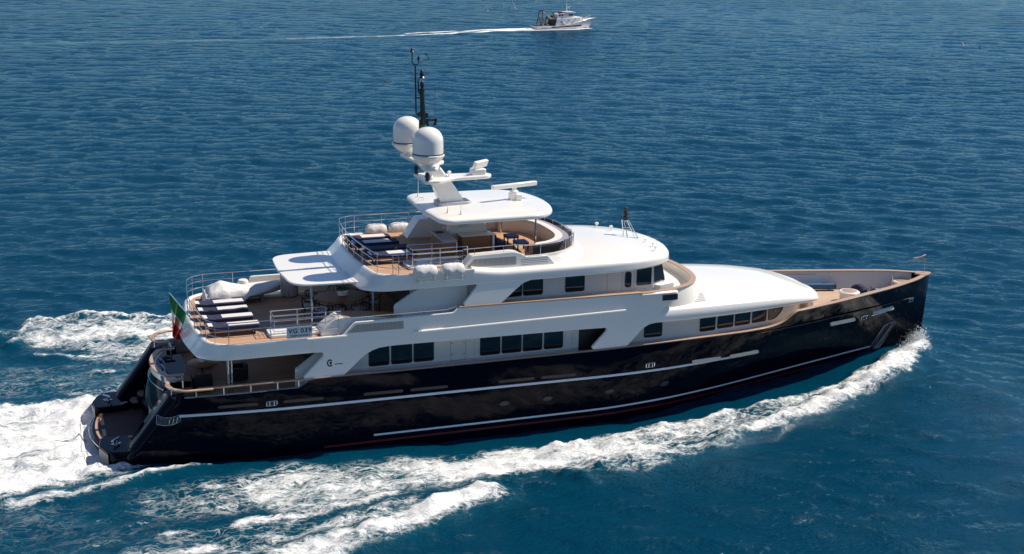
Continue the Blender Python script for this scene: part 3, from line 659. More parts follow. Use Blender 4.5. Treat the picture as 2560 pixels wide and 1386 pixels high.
# ---------------- long side skins with their leg-shaped cut-outs
def ys1(x, z): return -(4.07 - .055*(z-3.2)/2.5) + max(0, 0)
s1 = [(9.3, 4.345), (9.02, 4.34)]
main_skin = rp([(9.35, 4.965), (8.6, 4.965), (8.6, 4.345), (9.0, 4.335), (9.06, 4.2), (8.2, 3.36), (8.26, 3.255), (9.86, 3.255), (10.62, 3.93)], [0, 0, 0, .1, .12, .09, .06, .06, 0]) + \
    [(10.85, 4.1), (11.1, 4.22), (11.4, 4.3), (11.8, 4.33), (12.3, 4.335), (20.2, 4.25)] + \
    rp([(0, 0), (21.5, 4.24), (21.6, 4.12), (20.88, 3.40), (20.95, 3.275), (22.56, 3.285), (23.15, 3.85), (24, 6)], [0, .1, .1, .09, .06, .05, .04, 0])[1:-1] + \
    [(23.35, 4.05), (23.6, 4.18), (23.95, 4.24), (24.15, 4.25), (24.15, 4.74), (24.95, 5.28), (24.95, 5.62), (23.15, 5.64), (14.85, 5.71), (14.72, 5.68), (14.6, 5.56), (14.5, 5.53), (11.2, 5.49), (10.42, 5.49), (10.32, 5.45), (9.85, 4.98)]
def clean(p):
    o = []
    for q in p:
        if not o or math.hypot(q[0]-o[-1][0], q[1]-o[-1][1]) > .004: o.append(q)
    return o
main_skin = clean(main_skin)
for s in (1, -1):
    sk = part((MB().plate(main_skin, ys1, .16) if s == 1 else MB().plate(main_skin, ys1, .16).mirror()), 'side_skin', M['white'], bevel=.03, sharp=30)
    yy = lambda x, z, o: s*(ys1(x, z)-o)
    # bright chine moulding
    rg = []
    for x in lin(12.83, 22.43, 12):
        z = 4.85+.11*(x-12.83)/9.6; rg.append([(x, yy(x, z, -.02), z+.055), (x, yy(x, z, .09), z+.03), (x, yy(x, z, .10), z-.01), (x, yy(x, z, -.02), z-.045)])
    MB().loft(rg, True, True, True).build('chine_moulding', M['white'], sk)
    rg = []
    for x in lin(8.4, 10.0, 4):
        z = 4.955; rg.append([(x, yy(x, z, -.02), z+.03), (x, yy(x, z, .05), z+.025), (x, yy(x, z, .06), z-.02), (x, yy(x, z, -.02), z-.05)])
    MB().loft(rg, True, True, True).build('chine_moulding', M['white'], sk)
    # louvred intake
    pol = rp([(10.05, 5.05), (12.4, 5.03), (12.4, 5.36), (10.42, 5.38)], .02)
    MB().loft([[(x, yy(x, z, .004), z) for x, z in pol], [(x, yy(x, z, -.05), z) for x, z in pol]], True, True, True).build('air_intake', M['louvre'], sk)
    # teak cap on the bulwark
    cp = MB(); cp.loft([[(x, s*(ys1(x, 5.7)*-1+.03)*-1, z0), (x, s*(-ys1(x, 5.7)+.03)*-1, z0+.045), (x, s*(-ys1(x, 5.7)-.19)*-1, z0+.045), (x, s*(-ys1(x, 5.7)-.19)*-1, z0)] for x, z0 in ((14.8, 5.713), (18, 5.69), (23.2, 5.645))], True, True, True)
    cp.build('bulwark_cap', M['capwood'], sk, bevel=.01)
    rl = MB(); rl.tube([(9.9, s*-3.93, 5.66), (14.3, s*-3.93, 5.66), (14.75, s*-3.93, 5.78)], .02)
    for x in (10.9, 12.1, 13.3, 14.3): rl.tube([(x, s*-3.93, 5.48), (x, s*-3.93, 5.66)], .014)
    part(rl, 'bulwark_rail', M['steel'])
    # raised white fairing with teak top just inside the intake
    f = MB().plate(rp([(9.0, 4.93), (12.9, 4.93), (12.6, 5.35), (10.7, 5.62), (9.7, 5.62), (9.1, 5.2)], .08), lambda x, z: s*-3.75, .95)
    fo = part(f, 'stair_housing', M['white'], bevel=.03)
    MB().plate([(10.0, 5.626), (10.68, 5.626), (12.5, 5.375), (12.5, 5.385), (10.7, 5.636), (10.0, 5.636)], lambda x, z: s*-3.7, .85).build('teak_lid', M['teak'], fo)
# emblem on the leg
def text_obj(txt, size, loc, rot, m, name, parent=None, ext=.004, spacing=1., align='CENTER'):
    c = bpy.data.curves.new(name, 'FONT'); c.body = txt; c.size = size; c.extrude = ext; c.align_x = align; c.align_y = 'CENTER'; c.space_character = spacing
    c.offset = size*.02; to = bpy.data.objects.new(name, c); COL.objects.link(to)
    me_ = bpy.data.meshes.new_from_object(to.evaluated_get(bpy.context.evaluated_depsgraph_get())); bpy.data.objects.remove(to)
    me_.materials.clear(); me_.materials.append(m); o = bpy.data.objects.new(name, me_); COL.objects.link(o); o.location = loc; o.rotation_euler = rot
    if parent: o.parent = parent
    return o
em = MB(); ring = [(9.30+.13*math.cos(q), 3.86+.155*math.sin(q)) for q in lin(R(40), R(320), 16)]; inn = [(9.30+.075*math.cos(q), 3.86+.095*math.sin(q)) for q in lin(R(40), R(320), 16)][::-1]
em.plate(ring+inn, lambda x, z: ys1(x, z)-.006, .02); em.plate([(9.27, 3.86), (9.32, 3.93), (9.40, 3.86), (9.32, 3.79)], lambda x, z: ys1(x, z)-.006, .02)
em.box((9.66, -4.063, 3.79), (.34, .01, .03)); part(em, 'builder_emblem', M['ink'])
# ---------------- upper deck house and wheelhouse
def plan_house():
    p = [(13.2, 3.2), (23.9, 3.2), (24.15, 3.2), (25.05, 2.86), (25.4, 1.6), (25.5, 0)]
    return p + [(x, -y) for x, y in p[:-1]][::-1]
ph = rp(plan_house(), [0, .05, .05, .12, .12, .12, .12, .12, .05, .05, 0], 3)
rk = lambda x, z: x-.24*max(0, x-24.0)*(z-5.3)
UH = part(MB().loft([[(rk(x, z) if z > 5.3 else x, y, z) for x, y in ph] for z in (4.93, 5.3, 6.8)], True, True, True), 'upper_deck_house', M['cream'], sharp=30)
yu = lambda x: 3.2
for x0, x1 in ((17.1, 17.86), (17.98, 18.82), (19.93, 20.77)): window(UH, x0, x1, 5.77, 6.45, yu)
window(UH, 22.77, 23.03, 5.77, 6.40, yu, r=.12, name='door_window')
window(UH, 23.34, 24.0, 5.82, 6.56, yu, name='wheelhouse_window')
def quad_window(parent, a, b, z0, z1, name):
    for s in (-1, 1):
        d = Vector((b[0]-a[0], b[1]-a[1], 0)).normalized(); nrm = Vector((d.y, -d.x, 0))
        if nrm.x < 0: nrm = -nrm
        def pt(t, z, o): p = Vector((a[0]+(b[0]-a[0])*t, a[1]+(b[1]-a[1])*t, z))+nrm*o; return (rk(p.x, p.z), p.y*s, p.z)
        pol = rp([(0.03, z0), (.97, z0), (.97, z1), (.03, z1)], .06)
        fr = MB().loft([[pt(t, z, -.02) for t, z in pol], [pt(t, z, .02) for t, z in pol]], True, False, True).build(name, M['dark'], parent)
        pol = rp([(0.1, z0+.05), (.9, z0+.05), (.9, z1-.05), (.1, z1-.05)], .05)
        MB().loft([[pt(t, z, .0) for t, z in pol], [pt(t, z, .026) for t, z in pol]], True, False, True).build('pane', M['glass'], fr)
quad_window(UH, (24.2, 3.185), (25.02, 2.875), 5.84, 6.58, 'wheelhouse_window')
quad_window(UH, (25.1, 2.7), (25.38, 1.68), 5.9, 6.6, 'wheelhouse_window')
quad_window(UH, (25.405, 1.5), (25.49, .1), 5.9, 6.6, 'wheelhouse_window')
for s in (-1, 1):
    sm_ = MB()
    for x in (21.9, 22.62, 23.2): sm_.tube([(x, s*3.203, 5.2), (x, s*3.203, 6.7)], .008, 4)
    sm_.tube([(16.6, s*3.203, 5.62), (24, s*3.203, 5.58)], .008, 4); sm_.build('panel_seam', M['lightgrey'], UH)
    part(MB().tube([(23.0, s*3.24, 5.5), (23.0, s*3.3, 5.55), (23.0, s*3.3, 5.72), (23.0, s*3.24, 5.77)], .014, 6), 'door_handle', M['steel'], UH)
    # white brow under the wheelhouse windows
    part(MB().prism(rp([(24.2, s*3.2), (24.4, s*3.3), (25.3, s*3.0), (25.75, s*1.6), (25.85, 0), (25.2, 0), (24.9, s*2.4)], .1), 5.3, 5.74), 'wheelhouse_plinth', M['white'], bevel=.06, seg=3)
    # inner slanted screen at the after end
    part(MB().plate(rp([(12.2, 4.95), (15.4, 4.95), (15.4, 6.7), (13.6, 6.7), (12.2, 5.85)], .15), lambda x, z: s*-3.3, .1), 'deck_wing_screen', M['white'], bevel=.03)
    part(MB().tube([(12.3, s*3.36, 5.95), (13.5, s*3.36, 6.65)], .02), 'grab_rail', M['steel'])
part(MB().box((13.17, 0, 5.85), (.05, 4.2, 1.8)), 'sky_lounge_doors', M['glass'])
# ---------------- legs of the upper skin and the sun-deck shell
def ys2(x, z): return -(4.0 - .09*(z-5.7)/1.0)
leg = clean(rp([(15.45, 6.95), (15.45, 6.66), (15.66, 6.6), (15.02, 5.86), (15.05, 5.755), (16.68, 5.74), (17.45, 6.36)], [0, .06, .1, .08, .05, .05, 0]) + [(17.7, 6.53), (18.0, 6.62), (18.4, 6.655), (19.4, 6.67), (19.4, 6.95)])
both(MB().plate(leg, ys2, .14), 'upper_side_leg', M['white'], yacht, bevel=.03, sharp=30)
SD = shell(11.3, 3.93, 1.0, 15.5, 7.3, 6.64, .62, .14, 'sun_deck_shell', bow=.22)
part(MB().prism([(x, y if x < 15.2 else math.copysign(3.2, y)) for x, y in ushape(11.5, 3.72, 0, .9, 15.1, bow=.2)]+[(15.12, 3.2), (18.6, 3.2), (19.6, 2.7), (20.3, 1.9), (20.3, -1.9), (19.6, -2.7), (18.6, -3.2), (15.12, -3.2)], 7.18, 7.245), 'sun_deck', M['teak'])
# ---------------- wheelhouse roof: rounded eyebrow carried round the front
hb_ = interp([(15.4, 3.93), (19, 3.93), (21, 3.90), (22.5, 3.78), (23.6, 3.55), (24.4, 3.22), (25.0, 2.76), (25.45, 2.05), (25.72, 1.2), (25.84, .45), (25.86, .05)])
zc_ = interp([(15.4, 7.16), (20.3, 7.17), (20.9, 7.36), (21.4, 7.44), (22.5, 7.44), (24.4, 7.2), (25.4, 7.02), (25.86, 6.9)])
ze_ = interp([(15.4, 7.25), (15.9, 7.16), (17, 7.05), (21, 7.05), (23.5, 6.99), (25.0, 6.92), (25.86, 6.84)])
rg = []
for x in [15.45]+lin(15.6, 24.8, 24)+lin(25.0, 25.86, 10):
    h = hb_(x); zc = zc_(x); ze = ze_(x); sec = [(.0, 6.62), (max(.0, h-.5), 6.62), (h-.06 if h > .1 else h*.5, 6.62), (h, 6.66), (h, 6.70), (h-.004*min(1, h), ze-.13), (h-.01*min(1, h), ze-.07), (h-.045*min(1, h), ze+.01), (h-.13*min(1, h), ze+.05), (h*.95-.2*min(1, h), ze+.09)]
    m_ = sec[-1][0]
    for t in (.85, .7, .5, .25, 0): sec.append((m_*t, zc-(zc-ze-.09)*t**2.4))
    rg.append([(x, -y, z) for y, z in sec]+[(x, y, z) for y, z in sec[::-1]][1:-1])
part(MB().loft(rg, True, True, True), 'wheelhouse_roof', M['white'], sharp=60)
for s in (-1, 1):
    # sun-deck bulwark block with louvre, slats and the step up to the screen
    bw = rp([(14.95, 7.1), (15.55, 7.74), (17.35, 7.79), (17.62, 7.74), (18.0, 7.52), (18.95, 7.53), (19.3, 7.1)], [.05, .06, .12, .12, .12, .12, 0])
    b_ = part(MB().plate(clean(bw), lambda x, z: s*-(3.52-.1*(z-7.1)), .5), 'sun_deck_bulwark', M['white'], bevel=.035, seg=3)
    pol = rp([(15.3, 7.28), (17.5, 7.25), (17.5, 7.60), (15.62, 7.60)], .02); f_ = lambda x, z, o: s*-(3.52-.1*(z-7.1)+o)
    MB().loft([[(x, f_(x, z, .004), z) for x, z in pol], [(x, f_(x, z, -.05), z) for x, z in pol]], True, True, True).build('air_intake', M['louvre'], b_)
    pol = rp([(17.72, 7.2), (18.95, 7.22), (18.95, 7.45), (17.72, 7.45)], .02)
    MB().loft([[(x, f_(x, z, .004), z) for x, z in pol], [(x, f_(x, z, -.05), z) for x, z in pol]], True, True, True).build('vent_grille', M['slotv'], b_)
# coaming, smoked screen and padded ring round the forward end of the sun deck
def front_curve(xf, yh, xs, n=15, k=2.3):
    out = []
    for t in lin(-1, 1, n*2+1): out.append((xs+(xf-xs)*(1-abs(t)**k)**(1/1.6), yh*math.copysign(abs(t)**.75, t)))
    return out
c_out = [(17.95, -3.42)]+front_curve(21.15, 3.42, 18.6)+[(17.95, 3.42)]
c_in = [(17.95, -3.3)]+front_curve(21.0, 3.3, 18.6)+[(17.95, 3.3)]
co_ = MB(); co_.loft([[(x, y, 7.15) for x, y in c_out], [(x, y, 7.56) for x, y in c_out], [(x, y, 7.56) for x, y in c_in], [(x, y, 7.15) for x, y in c_in]], closed=False); part(co_, 'forward_coaming', M['white'], sharp=50)
fl_ = MB(); c_fl = [(x+1.1*max(0, (x-17.95)/3.2), y*1.02) for x, y in c_out]
fl_.loft([[(x, y, 7.1) for x, y in c_fl], [(x*.5+x2*.5, y*.5+y2*.5, 7.3) for (x, y), (x2, y2) in zip(c_fl, c_out)], [(x, y, 7.46) for x, y in c_out]], closed=False); part(fl_, 'roof_fairing', M['white'], sharp=60)
sc = part(MB().loft([[(x, y, 7.55) for x, y in c_in], [(x-.02, y*.995, 7.97) for x, y in c_in]], closed=False), 'windscreen', M['screen'], sharp=60)
tr_ = MB(); tr_.tube([(x, y, 8.0) for x, y in c_in], .018); tr_.build('screen_rail', M['steel'], sc)
for k in (1, 4, 7, 10, 13, 16, 19, 22, 25, 28, 31):
    x, y = c_in[k]; MB().tube([(x-.02, y*.99, 7.5), (x-.02, y*.99, 8.0)], .02, 6).tube([(x+.07, y*.99, 7.5), (x+.07, y*.99, 8.0)], .02, 6).build('screen_post', M['steel'], sc)
c_a = [(x-.35, y*.90) for x, y in front_curve(20.95, 3.3, 18.8)]; c_b = front_curve(20.25, 2.5, 18.8)
po_ = MB(); po_.loft([[(x, y, 7.25) for x, y in c_a], [(x, y, 7.78) for x, y in c_a], [(x, y, 7.78) for x, y in c_b], [(x, y, 7.25) for x, y in c_b]], closed=False)
SP = part(po_, 'sunpad_base', M['cream'], sharp=40)
cu = MB(); cu.loft([[(x*.98+.02*20, y*.98, 7.79) for x, y in c_a], [(x*.98+.02*20, y*.98, 7.89) for x, y in c_a], [(x, y, 7.89) for x, y in c_b], [(x, y, 7.79) for x, y in c_b]], closed=False)
cu.build('sunpad_cushion', M['towel'], SP, sharp=40)
c_c = [(x-.12, y*.965) for x, y in front_curve(20.95, 3.3, 18.8)]; MB().loft([[(x, y, 7.80) for x, y in c_c], [(x, y, 7.86) for x, y in c_c], [(x, y, 7.86) for x, y in [(a-.02, b*1.0) for a, b in c_a]], [(x, y, 7.8) for x, y in c_a]], closed=False).build('sunpad_bolster', M['sofa'], SP, sharp=40)
# ---------------- sun-deck furniture fixed to the deck: bar, arch legs, settee
for s in (1,):
    ar = rp([(14.9, 7.25), (16.9, 7.25), (16.9, 7.7), (16.35, 8.98), (15.4, 8.98)], .06) if s == -1 else rp([(14.3, 7.25), (16.9, 7.25), (16.6, 8.4), (16.4, 8.98), (15.6, 8.98), (15.3, 8.12), (14.9, 8.12)], .06)
    y0 = 2.25 if s == 1 else -.25
    part(MB().plate(ar, lambda x, z: y0+(.9 if s == 1 else .35)+.0*z, .5 if s == -1 else .9), 'arch_leg', M['white'], bevel=.05)
br = part(MB().box((15.1, -.82, 7.62), (.5, 1.9, .76)), 'bar_counter', M['joinery'], bevel=.01)
MB().box((15.1, -.82, 8.025), (.62, 2.0, .05)).build('bar_top', M['lightgrey'], br, bevel=.01)
MB().box((15.1, -.2, 8.055), (.34, .4, .015)).build('sink', M['dark'], br); MB().tube([(15.3, -.2, 8.05), (15.3, -.2, 8.3), (15.15, -.2, 8.33)], .015).build('tap', M['steel'], br)
MB().box((15.2, -1.776, 7.75), (.18, .012, .1)).build('socket_plate', M['steel'], br)
cb = part(MB().box((16.6, -.62, 7.6), (1.35, .6, .7)), 'sun_deck_cabinet', M['joinery'], bevel=.01)
MB().box((16.6, -.62, 7.975), (1.45, .68, .05)).build('cabinet_top', M['cream'], cb, bevel=.01)
pan = MB().plate(rp([(15.55, 7.3), (17.35, 7.3), (17.35, 7.98), (16.85, 8.98), (15.75, 8.98), (15.55, 8.3)], .05), lambda x, z: -.26, .5); pn = part(pan, 'bar_back_panel', M['cream'], bevel=.02)
MB().plate(rp([(15.95, 8.25), (16.45, 8.25), (16.35, 8.55), (15.95, 8.55)], .01), lambda x, z: -.27, .02).build('vent_grille', M['slotv'], pn)
part(MB().box((17.36, -.62, 7.6), (.09, .72, .8)), 'cabinet_end', M['white'])
st_ = MB().box((17.72, .55, 7.4), (.5, 2.9, .3)); se = part(st_, 'settee', M['navyfab'], bevel=.05); MB().box((17.5, .55, 7.7), (.14, 2.9, .5), ry=-.2).build('settee_back', M['navyfab'], se, bevel=.05)
# ---------------- hardtop
pt = rp([(14.34, -2.5), (14.22, 0), (14.34, 2.5), (14.7, 2.95), (18.7, 2.85), (19.65, 2.2), (20.0, 1.1), (20.1, 0), (20.0, -1.1), (19.65, -2.2), (18.9, -2.85), (14.7, -2.95)], [.4, .5, .4, .4, .9, .5, .5, .5, .5, .5, .9, .4], 5)
cx, cy = 17.2, 0
def sc_(f, z): return [(cx+(x-cx)*f, y*f, z) for x, y in pt]
HT = part(MB().loft([sc_(.93, 8.98), sc_(.985, 8.99), sc_(.998, 9.04), sc_(1.0, 9.10), sc_(.995, 9.16), sc_(.975, 9.205), sc_(.93, 9.225), sc_(.7, 9.27), sc_(.35, 9.30), sc_(.05, 9.305)], True, True, True), 'hardtop', M['white'], sharp=60)
for x, y in ((18.85, -2.2), (18.85, 2.2), (17.2, 2.55)): part(MB().tube([(x, y, 7.25), (x, y, 9.02)], .04), 'hardtop_post', M['steel'])
for x, y, h in ((15.0, -1.75, .95), (15.45, -2.2, .95), (14.75, 1.9, .95)): MB().lathe([(.045, 0), (.04, .12), (.012, .2), (.008, h)], (x, y, 9.24), 8).build('whip_antenna', M['white'], HT)
for x, y in ((14.55, 1.2),): MB().tube([(x, y, 9.24), (x+.05, y, 9.36), (x+.2, y-.1, 9.36), (x+.2, y-.1, 9.24)], .014, 6).build('lifting_eye', M['steel'], HT)
# ---------------- mast, domes, radars
ms = MB(); lv = [(9.24, 15.2, 1.14, .34), (9.9, 14.93, 1.0, .30), (10.5, 14.64, .86, .27), (11.0, 14.38, .74, .26), (11.28, 14.24, .68, .25)]
ms.loft([[(x+d*L*.5+c_*0, q*w, z) for d, q in ((0, -1), (.15, -1.0), (1, -1), (1.85, -1), (2, -.6), (2, .6), (1.85, 1), (1, 1), (.15, 1), (0, .6))] for z, x, L, w in lv for c_ in (1,)], True, True, True)
MA = part(ms, 'mast', M['white'], bevel=.03)
MB().prism(rp([(15.0, -.48), (16.5, -.48), (16.5, .48), (15.0, .48)], .22), 9.25, 9.42).build('mast_foot', M['lightgrey'], MA, bevel=.03)
MB().prism(rp([(14.25, -.95), (14.9, -1.0), (15.6, -.5), (17.35, -.36), (17.6, 0), (17.35, .36), (15.6, .5), (14.9, 1.0), (14.25, .95)], [.12, .2, .3, .2, .2, .2, .3, .2, .12]), 10.36, 10.52).build('radar_platform', M['white'], MA, bevel=.05, seg=3)
MB().prism(rp([(13.9, -1.95), (14.5, -1.95), (15.0, -.6), (15.3, -.3), (15.3, .3), (15.0, .6), (14.5, 1.95), (13.9, 1.95), (14.1, 0)], .12), 11.1, 11.24).build('dome_arm', M['white'], MA, bevel=.04)
MB().box((14.5, 0, 11.35), (.6, .5, .3), ry=-.5).build('mast_head', M['white'], MA, bevel=.05)
def dome(y):
    prof = [(.16, 11.2), (.18, 11.32), (.3, 11.36), (.52, 11.5), (.66, 11.66), (.695, 11.72), (.695, 11.78), (.66, 11.80)]
    d = part(MB().lathe(prof, (14.18, y, 0), 40), 'radar_dome_base', M['white'], MA, sharp=30)
    MB().lathe([(.655, 11.80), (.655, 11.845)], (14.18, y, 0), 40).build('dome_seam', M['dark'], d)
    p2 = [(.645, 11.845), (.65, 12.1), (.645, 12.34)]+[(.645*math.cos(q)**.9, 12.34+.60*math.sin(q)) for q in lin(.1, 1.5, 14)]
    MB().lathe(p2, (14.18, y, 0), 48).build('dome_cap', M['white'], d, sharp=60)
    MB().box((14.87, y-.05, 11.86), (.06, .12, .16)).build('dome_latch', M['steel'], d)
dome(-1.57); dome(1.57)
def open_radar(x, z, rot, w, parent, h=.55):
    b = MB(); b.box((x, 0, z+h*.28), (.42, .42, h*.55)); b.box((x+.15, -.2, z+h*.3), (.3, .2, h*.4)); b.lathe([(.2, h*.5), (.2, h*.7), (.1, h*.78), (.1, h)], (x, 0, z), 16)
    o = b.build('radar_pedestal', M['white'], parent, bevel=.03)
    MB().box((x, 0, z+h+.07), (w, .22, .19), rz=rot).build('scanner_bar', M['white'], o, bevel=.03)
open_radar(18.65, 9.24, R(14), 2.35, HT, .62)
rb = MB().prism(rp([(16.6, -.24), (17.25, -.24), (17.25, .24), (16.6, .24)], .08), 10.52, 10.78).build('radar_unit', M['white'], MA, bevel=.05)
MB().box((17.05, 0, 10.97), (.16, .9, .3), rz=R(-55), ry=.35).build('scanner_bar', M['white'], rb, bevel=.02)
for x, y in ((14.35, -.85), (14.35, .85)): MB().lathe([(.07, 0), (.1, .02), (.06, .1), (.11, .14), (.09, .3), (.05, .36)], (x, y-.05, 10.52), 12).build('mast_lamp', M['dark'], MA)
MB().lathe([(.08, 0), (.12, .1), (.08, .2), (.02, .24)], (14.55, -.75, 10.52), 12).build('searchlight', M['white'], MA)
MB().lathe([(.06, 0), (.02, .12), (.1, .2), (.02, .26)], (15.55, -.2, 10.52), 12).build('gps_antenna', M['white'], MA)
nm = MB(); nm.tube([(14.5, 0, 11.3), (14.44, 0, 12.9), (14.38, 0, 14.25)], [.15, .13, .09], 14); nm.tube([(14.38, 0, 14.25), (14.38, 0, 14.33)], .13, 12); nm.lathe([(.09, 0), (.06, .08), (.11, .12), (.11, .2), (.07, .28), (.04, .32)], (14.39, 0, 14.33), 14)
nm.tube([(14.30, 0, 14.1), (14.22, 0, 14.25), (14.22, 0, 14.75), (14.36, 0, 14.8)], .028, 6); nm.lathe([(.05, 0), (.14, .02), (.07, .1), (.12, .14), (.07, .26), (.09, .3), (.02, .36)], (14.38, 0, 14.78), 12)
nm.tube([(14.4, 0, 13.2), (14.2, 0, 13.2), (14.12, 0, 13.32), (14.09, 0, 15.32)], .035); nm.tube([(14.4, 0, 13.95), (14.1, 0, 13.95)], .03)
nm.tube([(13.95, 0, 15.88), (13.95, 0, 15.48), (14.03, 0, 15.36), (14.17, 0, 15.36), (14.24, 0, 15.44), (14.24, 0, 15.56)], .028); nm.lathe([(.05, 0), (.1, .03), (.05, .1), (.06, .16), (.02, .2)], (13.95, 0, 15.86), 10); nm.lathe([(.04, 0), (.08, .05), (.03, .16)], (14.24, 0, 15.54), 10)
nm.tube([(14.24, 0, 15.47), (14.68, 0, 15.56)], .012, 6); nm.tube([(14.68, 0, 15.5), (14.68, 0, 15.66), (14.56, 0, 15.78)], .014, 6); nm.box((14.57, 0, 15.79), (.12, .02, .05), ry=.6)
nm.tube([(14.5, 0, 13.0), (14.92, 0, 12.97)], .05, 8); nm.box((14.97, 0, 12.97), (.13, .14, .15)); nm.lathe([(.03, 0), (.12, .03), (.08, .1), (.05, .15)], (14.98, 0, 12.74), 10); nm.box((14.62, 0, 12.75), (.1, .1, .6))
nm.box((14.26, 0, 13.25), (.11, .12, .2)); nm.box((14.58, 0, 13.2), (.11, .12, .2)); nm.box((14.33, .1, 12.6), (.1, .1, .8))
NMAST = nm.build('signal_mast', M['blackpaint'], MA)
MB().tube([(14.455, 0, 12.45), (14.445, 0, 12.8)], .145, 14).build('green_band', M['greenpaint'], NMAST)
MB().tube([(14.97, 0, 12.97), (14.97, 0, 14.4)], .01, 6).build('whip_antenna', M['dark'], NMAST)
# light mast and fittings on the wheelhouse roof
lm = MB(); z0 = 7.22
lm.tube([(24.2, -.22, z0), (24.05, -.14, 8.0), (24.05, .14, 8.0), (24.2, .22, z0)], .022, 6); lm.tube([(24.75, -.22, z0-.08), (24.28, -.12, 8.0), (24.28, .12, 8.0), (24.75, .22, z0-.08)], .022, 6)
lm.tube([(24.05, -.14, 8.0), (24.28, -.12, 8.0)], .022, 6); lm.tube([(24.05, .14, 8.0), (24.28, .12, 8.0)], .022, 6); lm.tube([(24.13, -.18, 7.6), (24.5, -.18, 7.6)], .016, 6); lm.tube([(24.13, .18, 7.6), (24.5, .18, 7.6)], .016, 6); lm.tube([(24.2, -.22, z0), (24.75, -.22, z0-.06)], .018, 6)
LM = part(lm, 'light_mast', M['steel'])
MB().lathe([(.06, 0), (.11, .02), (.11, .18), (.07, .2), (.11, .24), (.11, .4), (.07, .42), (.1, .46), (.1, .58), (.03, .62)], (24.16, 0, 8.0), 12).build('navigation_lamp', M['dark'], LM)
for x, y, h in ((23.5, 1.75, .26), (23.95, 1.1, .22)): part(MB().lathe([(.03, 0), (.03, h*.6), (.09, h*.7), (.085, h), (.02, h+.03)], (x, y, 7.28), 12), 'gps_antenna', M['white'])
for x, y in ((24.75, -.95), (24.75, -1.75), (24.55, -2.4)): part(MB().tube([(x, y, 7.0), (x, y, 7.22), (x+.02, y, 7.27)], .02, 6).box((x, y, 7.26), (.05, .16, .04)), 'roof_horn', M['white'])
# ---------------- Portuguese bridge: bulwark round the wheelhouse with a teak cap
bc = interp([(0, 23.1), (1, 24.3), (2, 25.4), (3, 26.3), (4, 26.8), (5, 27.02), (6, 27.1)]); by = interp([(0, 3.98), (1, 3.86), (2, 3.5), (3, 2.85), (4, 1.95), (5, 1.0), (6, 0)])
pb = [(bc(t), -by(t)) for t in lin(0, 6, 25)]; pb = pb + [(x, -y) for x, y in pb[:-1]][::-1]
def nrm_off(pts, o):
    out = []
    for i, (x, y) in enumerate(pts):
        a = pts[max(0, i-1)]; b2 = pts[min(len(pts)-1, i+1)]; tx, ty = b2[0]-a[0], b2[1]-a[1]; L = math.hypot(tx, ty); out.append((x+ty/L*o, y-tx/L*o))
    return out
ob = nrm_off(pb, .25); inn = nrm_off(pb, -.12)
def skirt(o):
    return [(x0+(x1-x0)*max(0, min(1, (x0-24.6)/1.3)), y0+(y1-y0)*max(0, min(1, (x0-24.6)/1.3))) for (x0, y0), (x1, y1) in zip(pb, nrm_off(pb, o))]
PB = part(MB().loft([[(x, y, 4.7) for x, y in skirt(.42)], [(x, y, 5.15) for x, y in skirt(.2)], [(x, y, 5.6) for x, y in nrm_off(pb, .02)], [(x, y, 5.6) for x, y in inn], [(x, y, 4.93) for x, y in inn]], closed=False), 'bridge_bulwark', M['cream'], sharp=40)
MB().loft([[(x, y, 5.6) for x, y in nrm_off(pb, .09)], [(x, y, 5.65) for x, y in nrm_off(pb, .09)], [(x, y, 5.65) for x, y in nrm_off(pb, -.16)], [(x, y, 5.6) for x, y in nrm_off(pb, -.16)]], closed=False).build('bulwark_cap', M['capwood'], PB, sharp=30)
for s in (-1, 1):
    wb = part(MB().prism(rp([(23.2, s*4.1), (24.95, s*4.1), (25.05, s*3.8), (24.9, s*3.62), (23.2, s*3.75)], [.02, .25, .15, .05, .02]), 5.2, 5.6), 'bridge_wing_box', M['white'], bevel=.03)
    MB().box((24.55, s*4.105, 5.38), (.75, .02, .26)).build('navigation_light_recess', M['dark'], wb)
    for x in (23.95, 24.35): MB().box((x, s*3.93, 5.606), (.26, .16, .012)).build('control_panel', M['dark'], wb)
# ---------------- foredeck coach roof, a long rounded turtleback
ce = interp([(23.0, 4.06), (24.2, 4.03), (26, 3.94), (28.5, 3.68), (30, 3.45), (31.3, 3.2), (32.3, 2.95), (33.0, 2.72), (33.45, 2.25), (33.75, 1.5), (33.88, .8), (33.92, .1)])
zl = interp([(23, 4.24), (26, 4.17), (31, 4.14), (33.92, 4.06)]); zr = interp([(23, 4.78), (28, 4.68), (31, 4.54), (33.0, 4.32), (33.92, 4.18)]); zk = interp([(23, 5.35), (27, 5.22), (30, 5.02), (32, 4.74), (33, 4.48), (33.5, 4.32), (33.92, 4.2)])
rg = []
for x in lin(23.4, 32.2, 24)+lin(32.4, 33.3, 7)+[33.5, 33.65, 33.78, 33.87, 33.92]:
    h = ce(x); a = zl(x); r_ = zr(x); k_ = zk(x); q = min(1, h)
    sec = [(0, a), (h-.35*q, a), (h-.07*q, a), (h-.03*q, a+.03), (h, a+.10), (h+.01*q, (a+r_)/2), (h-.03*q, r_-.06), (h-.10*q, r_+.02), (h-.22*q, r_+.06)]
    m_ = sec[-1][0]
    for t in (.86, .7, .5, .25, 0): sec.append((m_*t, k_-(k_-r_-.06)*t**2.2))
    rg.append([(x, -y, z) for y, z in sec]+[(x, y, z) for y, z in sec[::-1]][1:-1])
CR = part(MB().loft(rg, True, True, True), 'foredeck_coach_roof', M['white'], sharp=60)
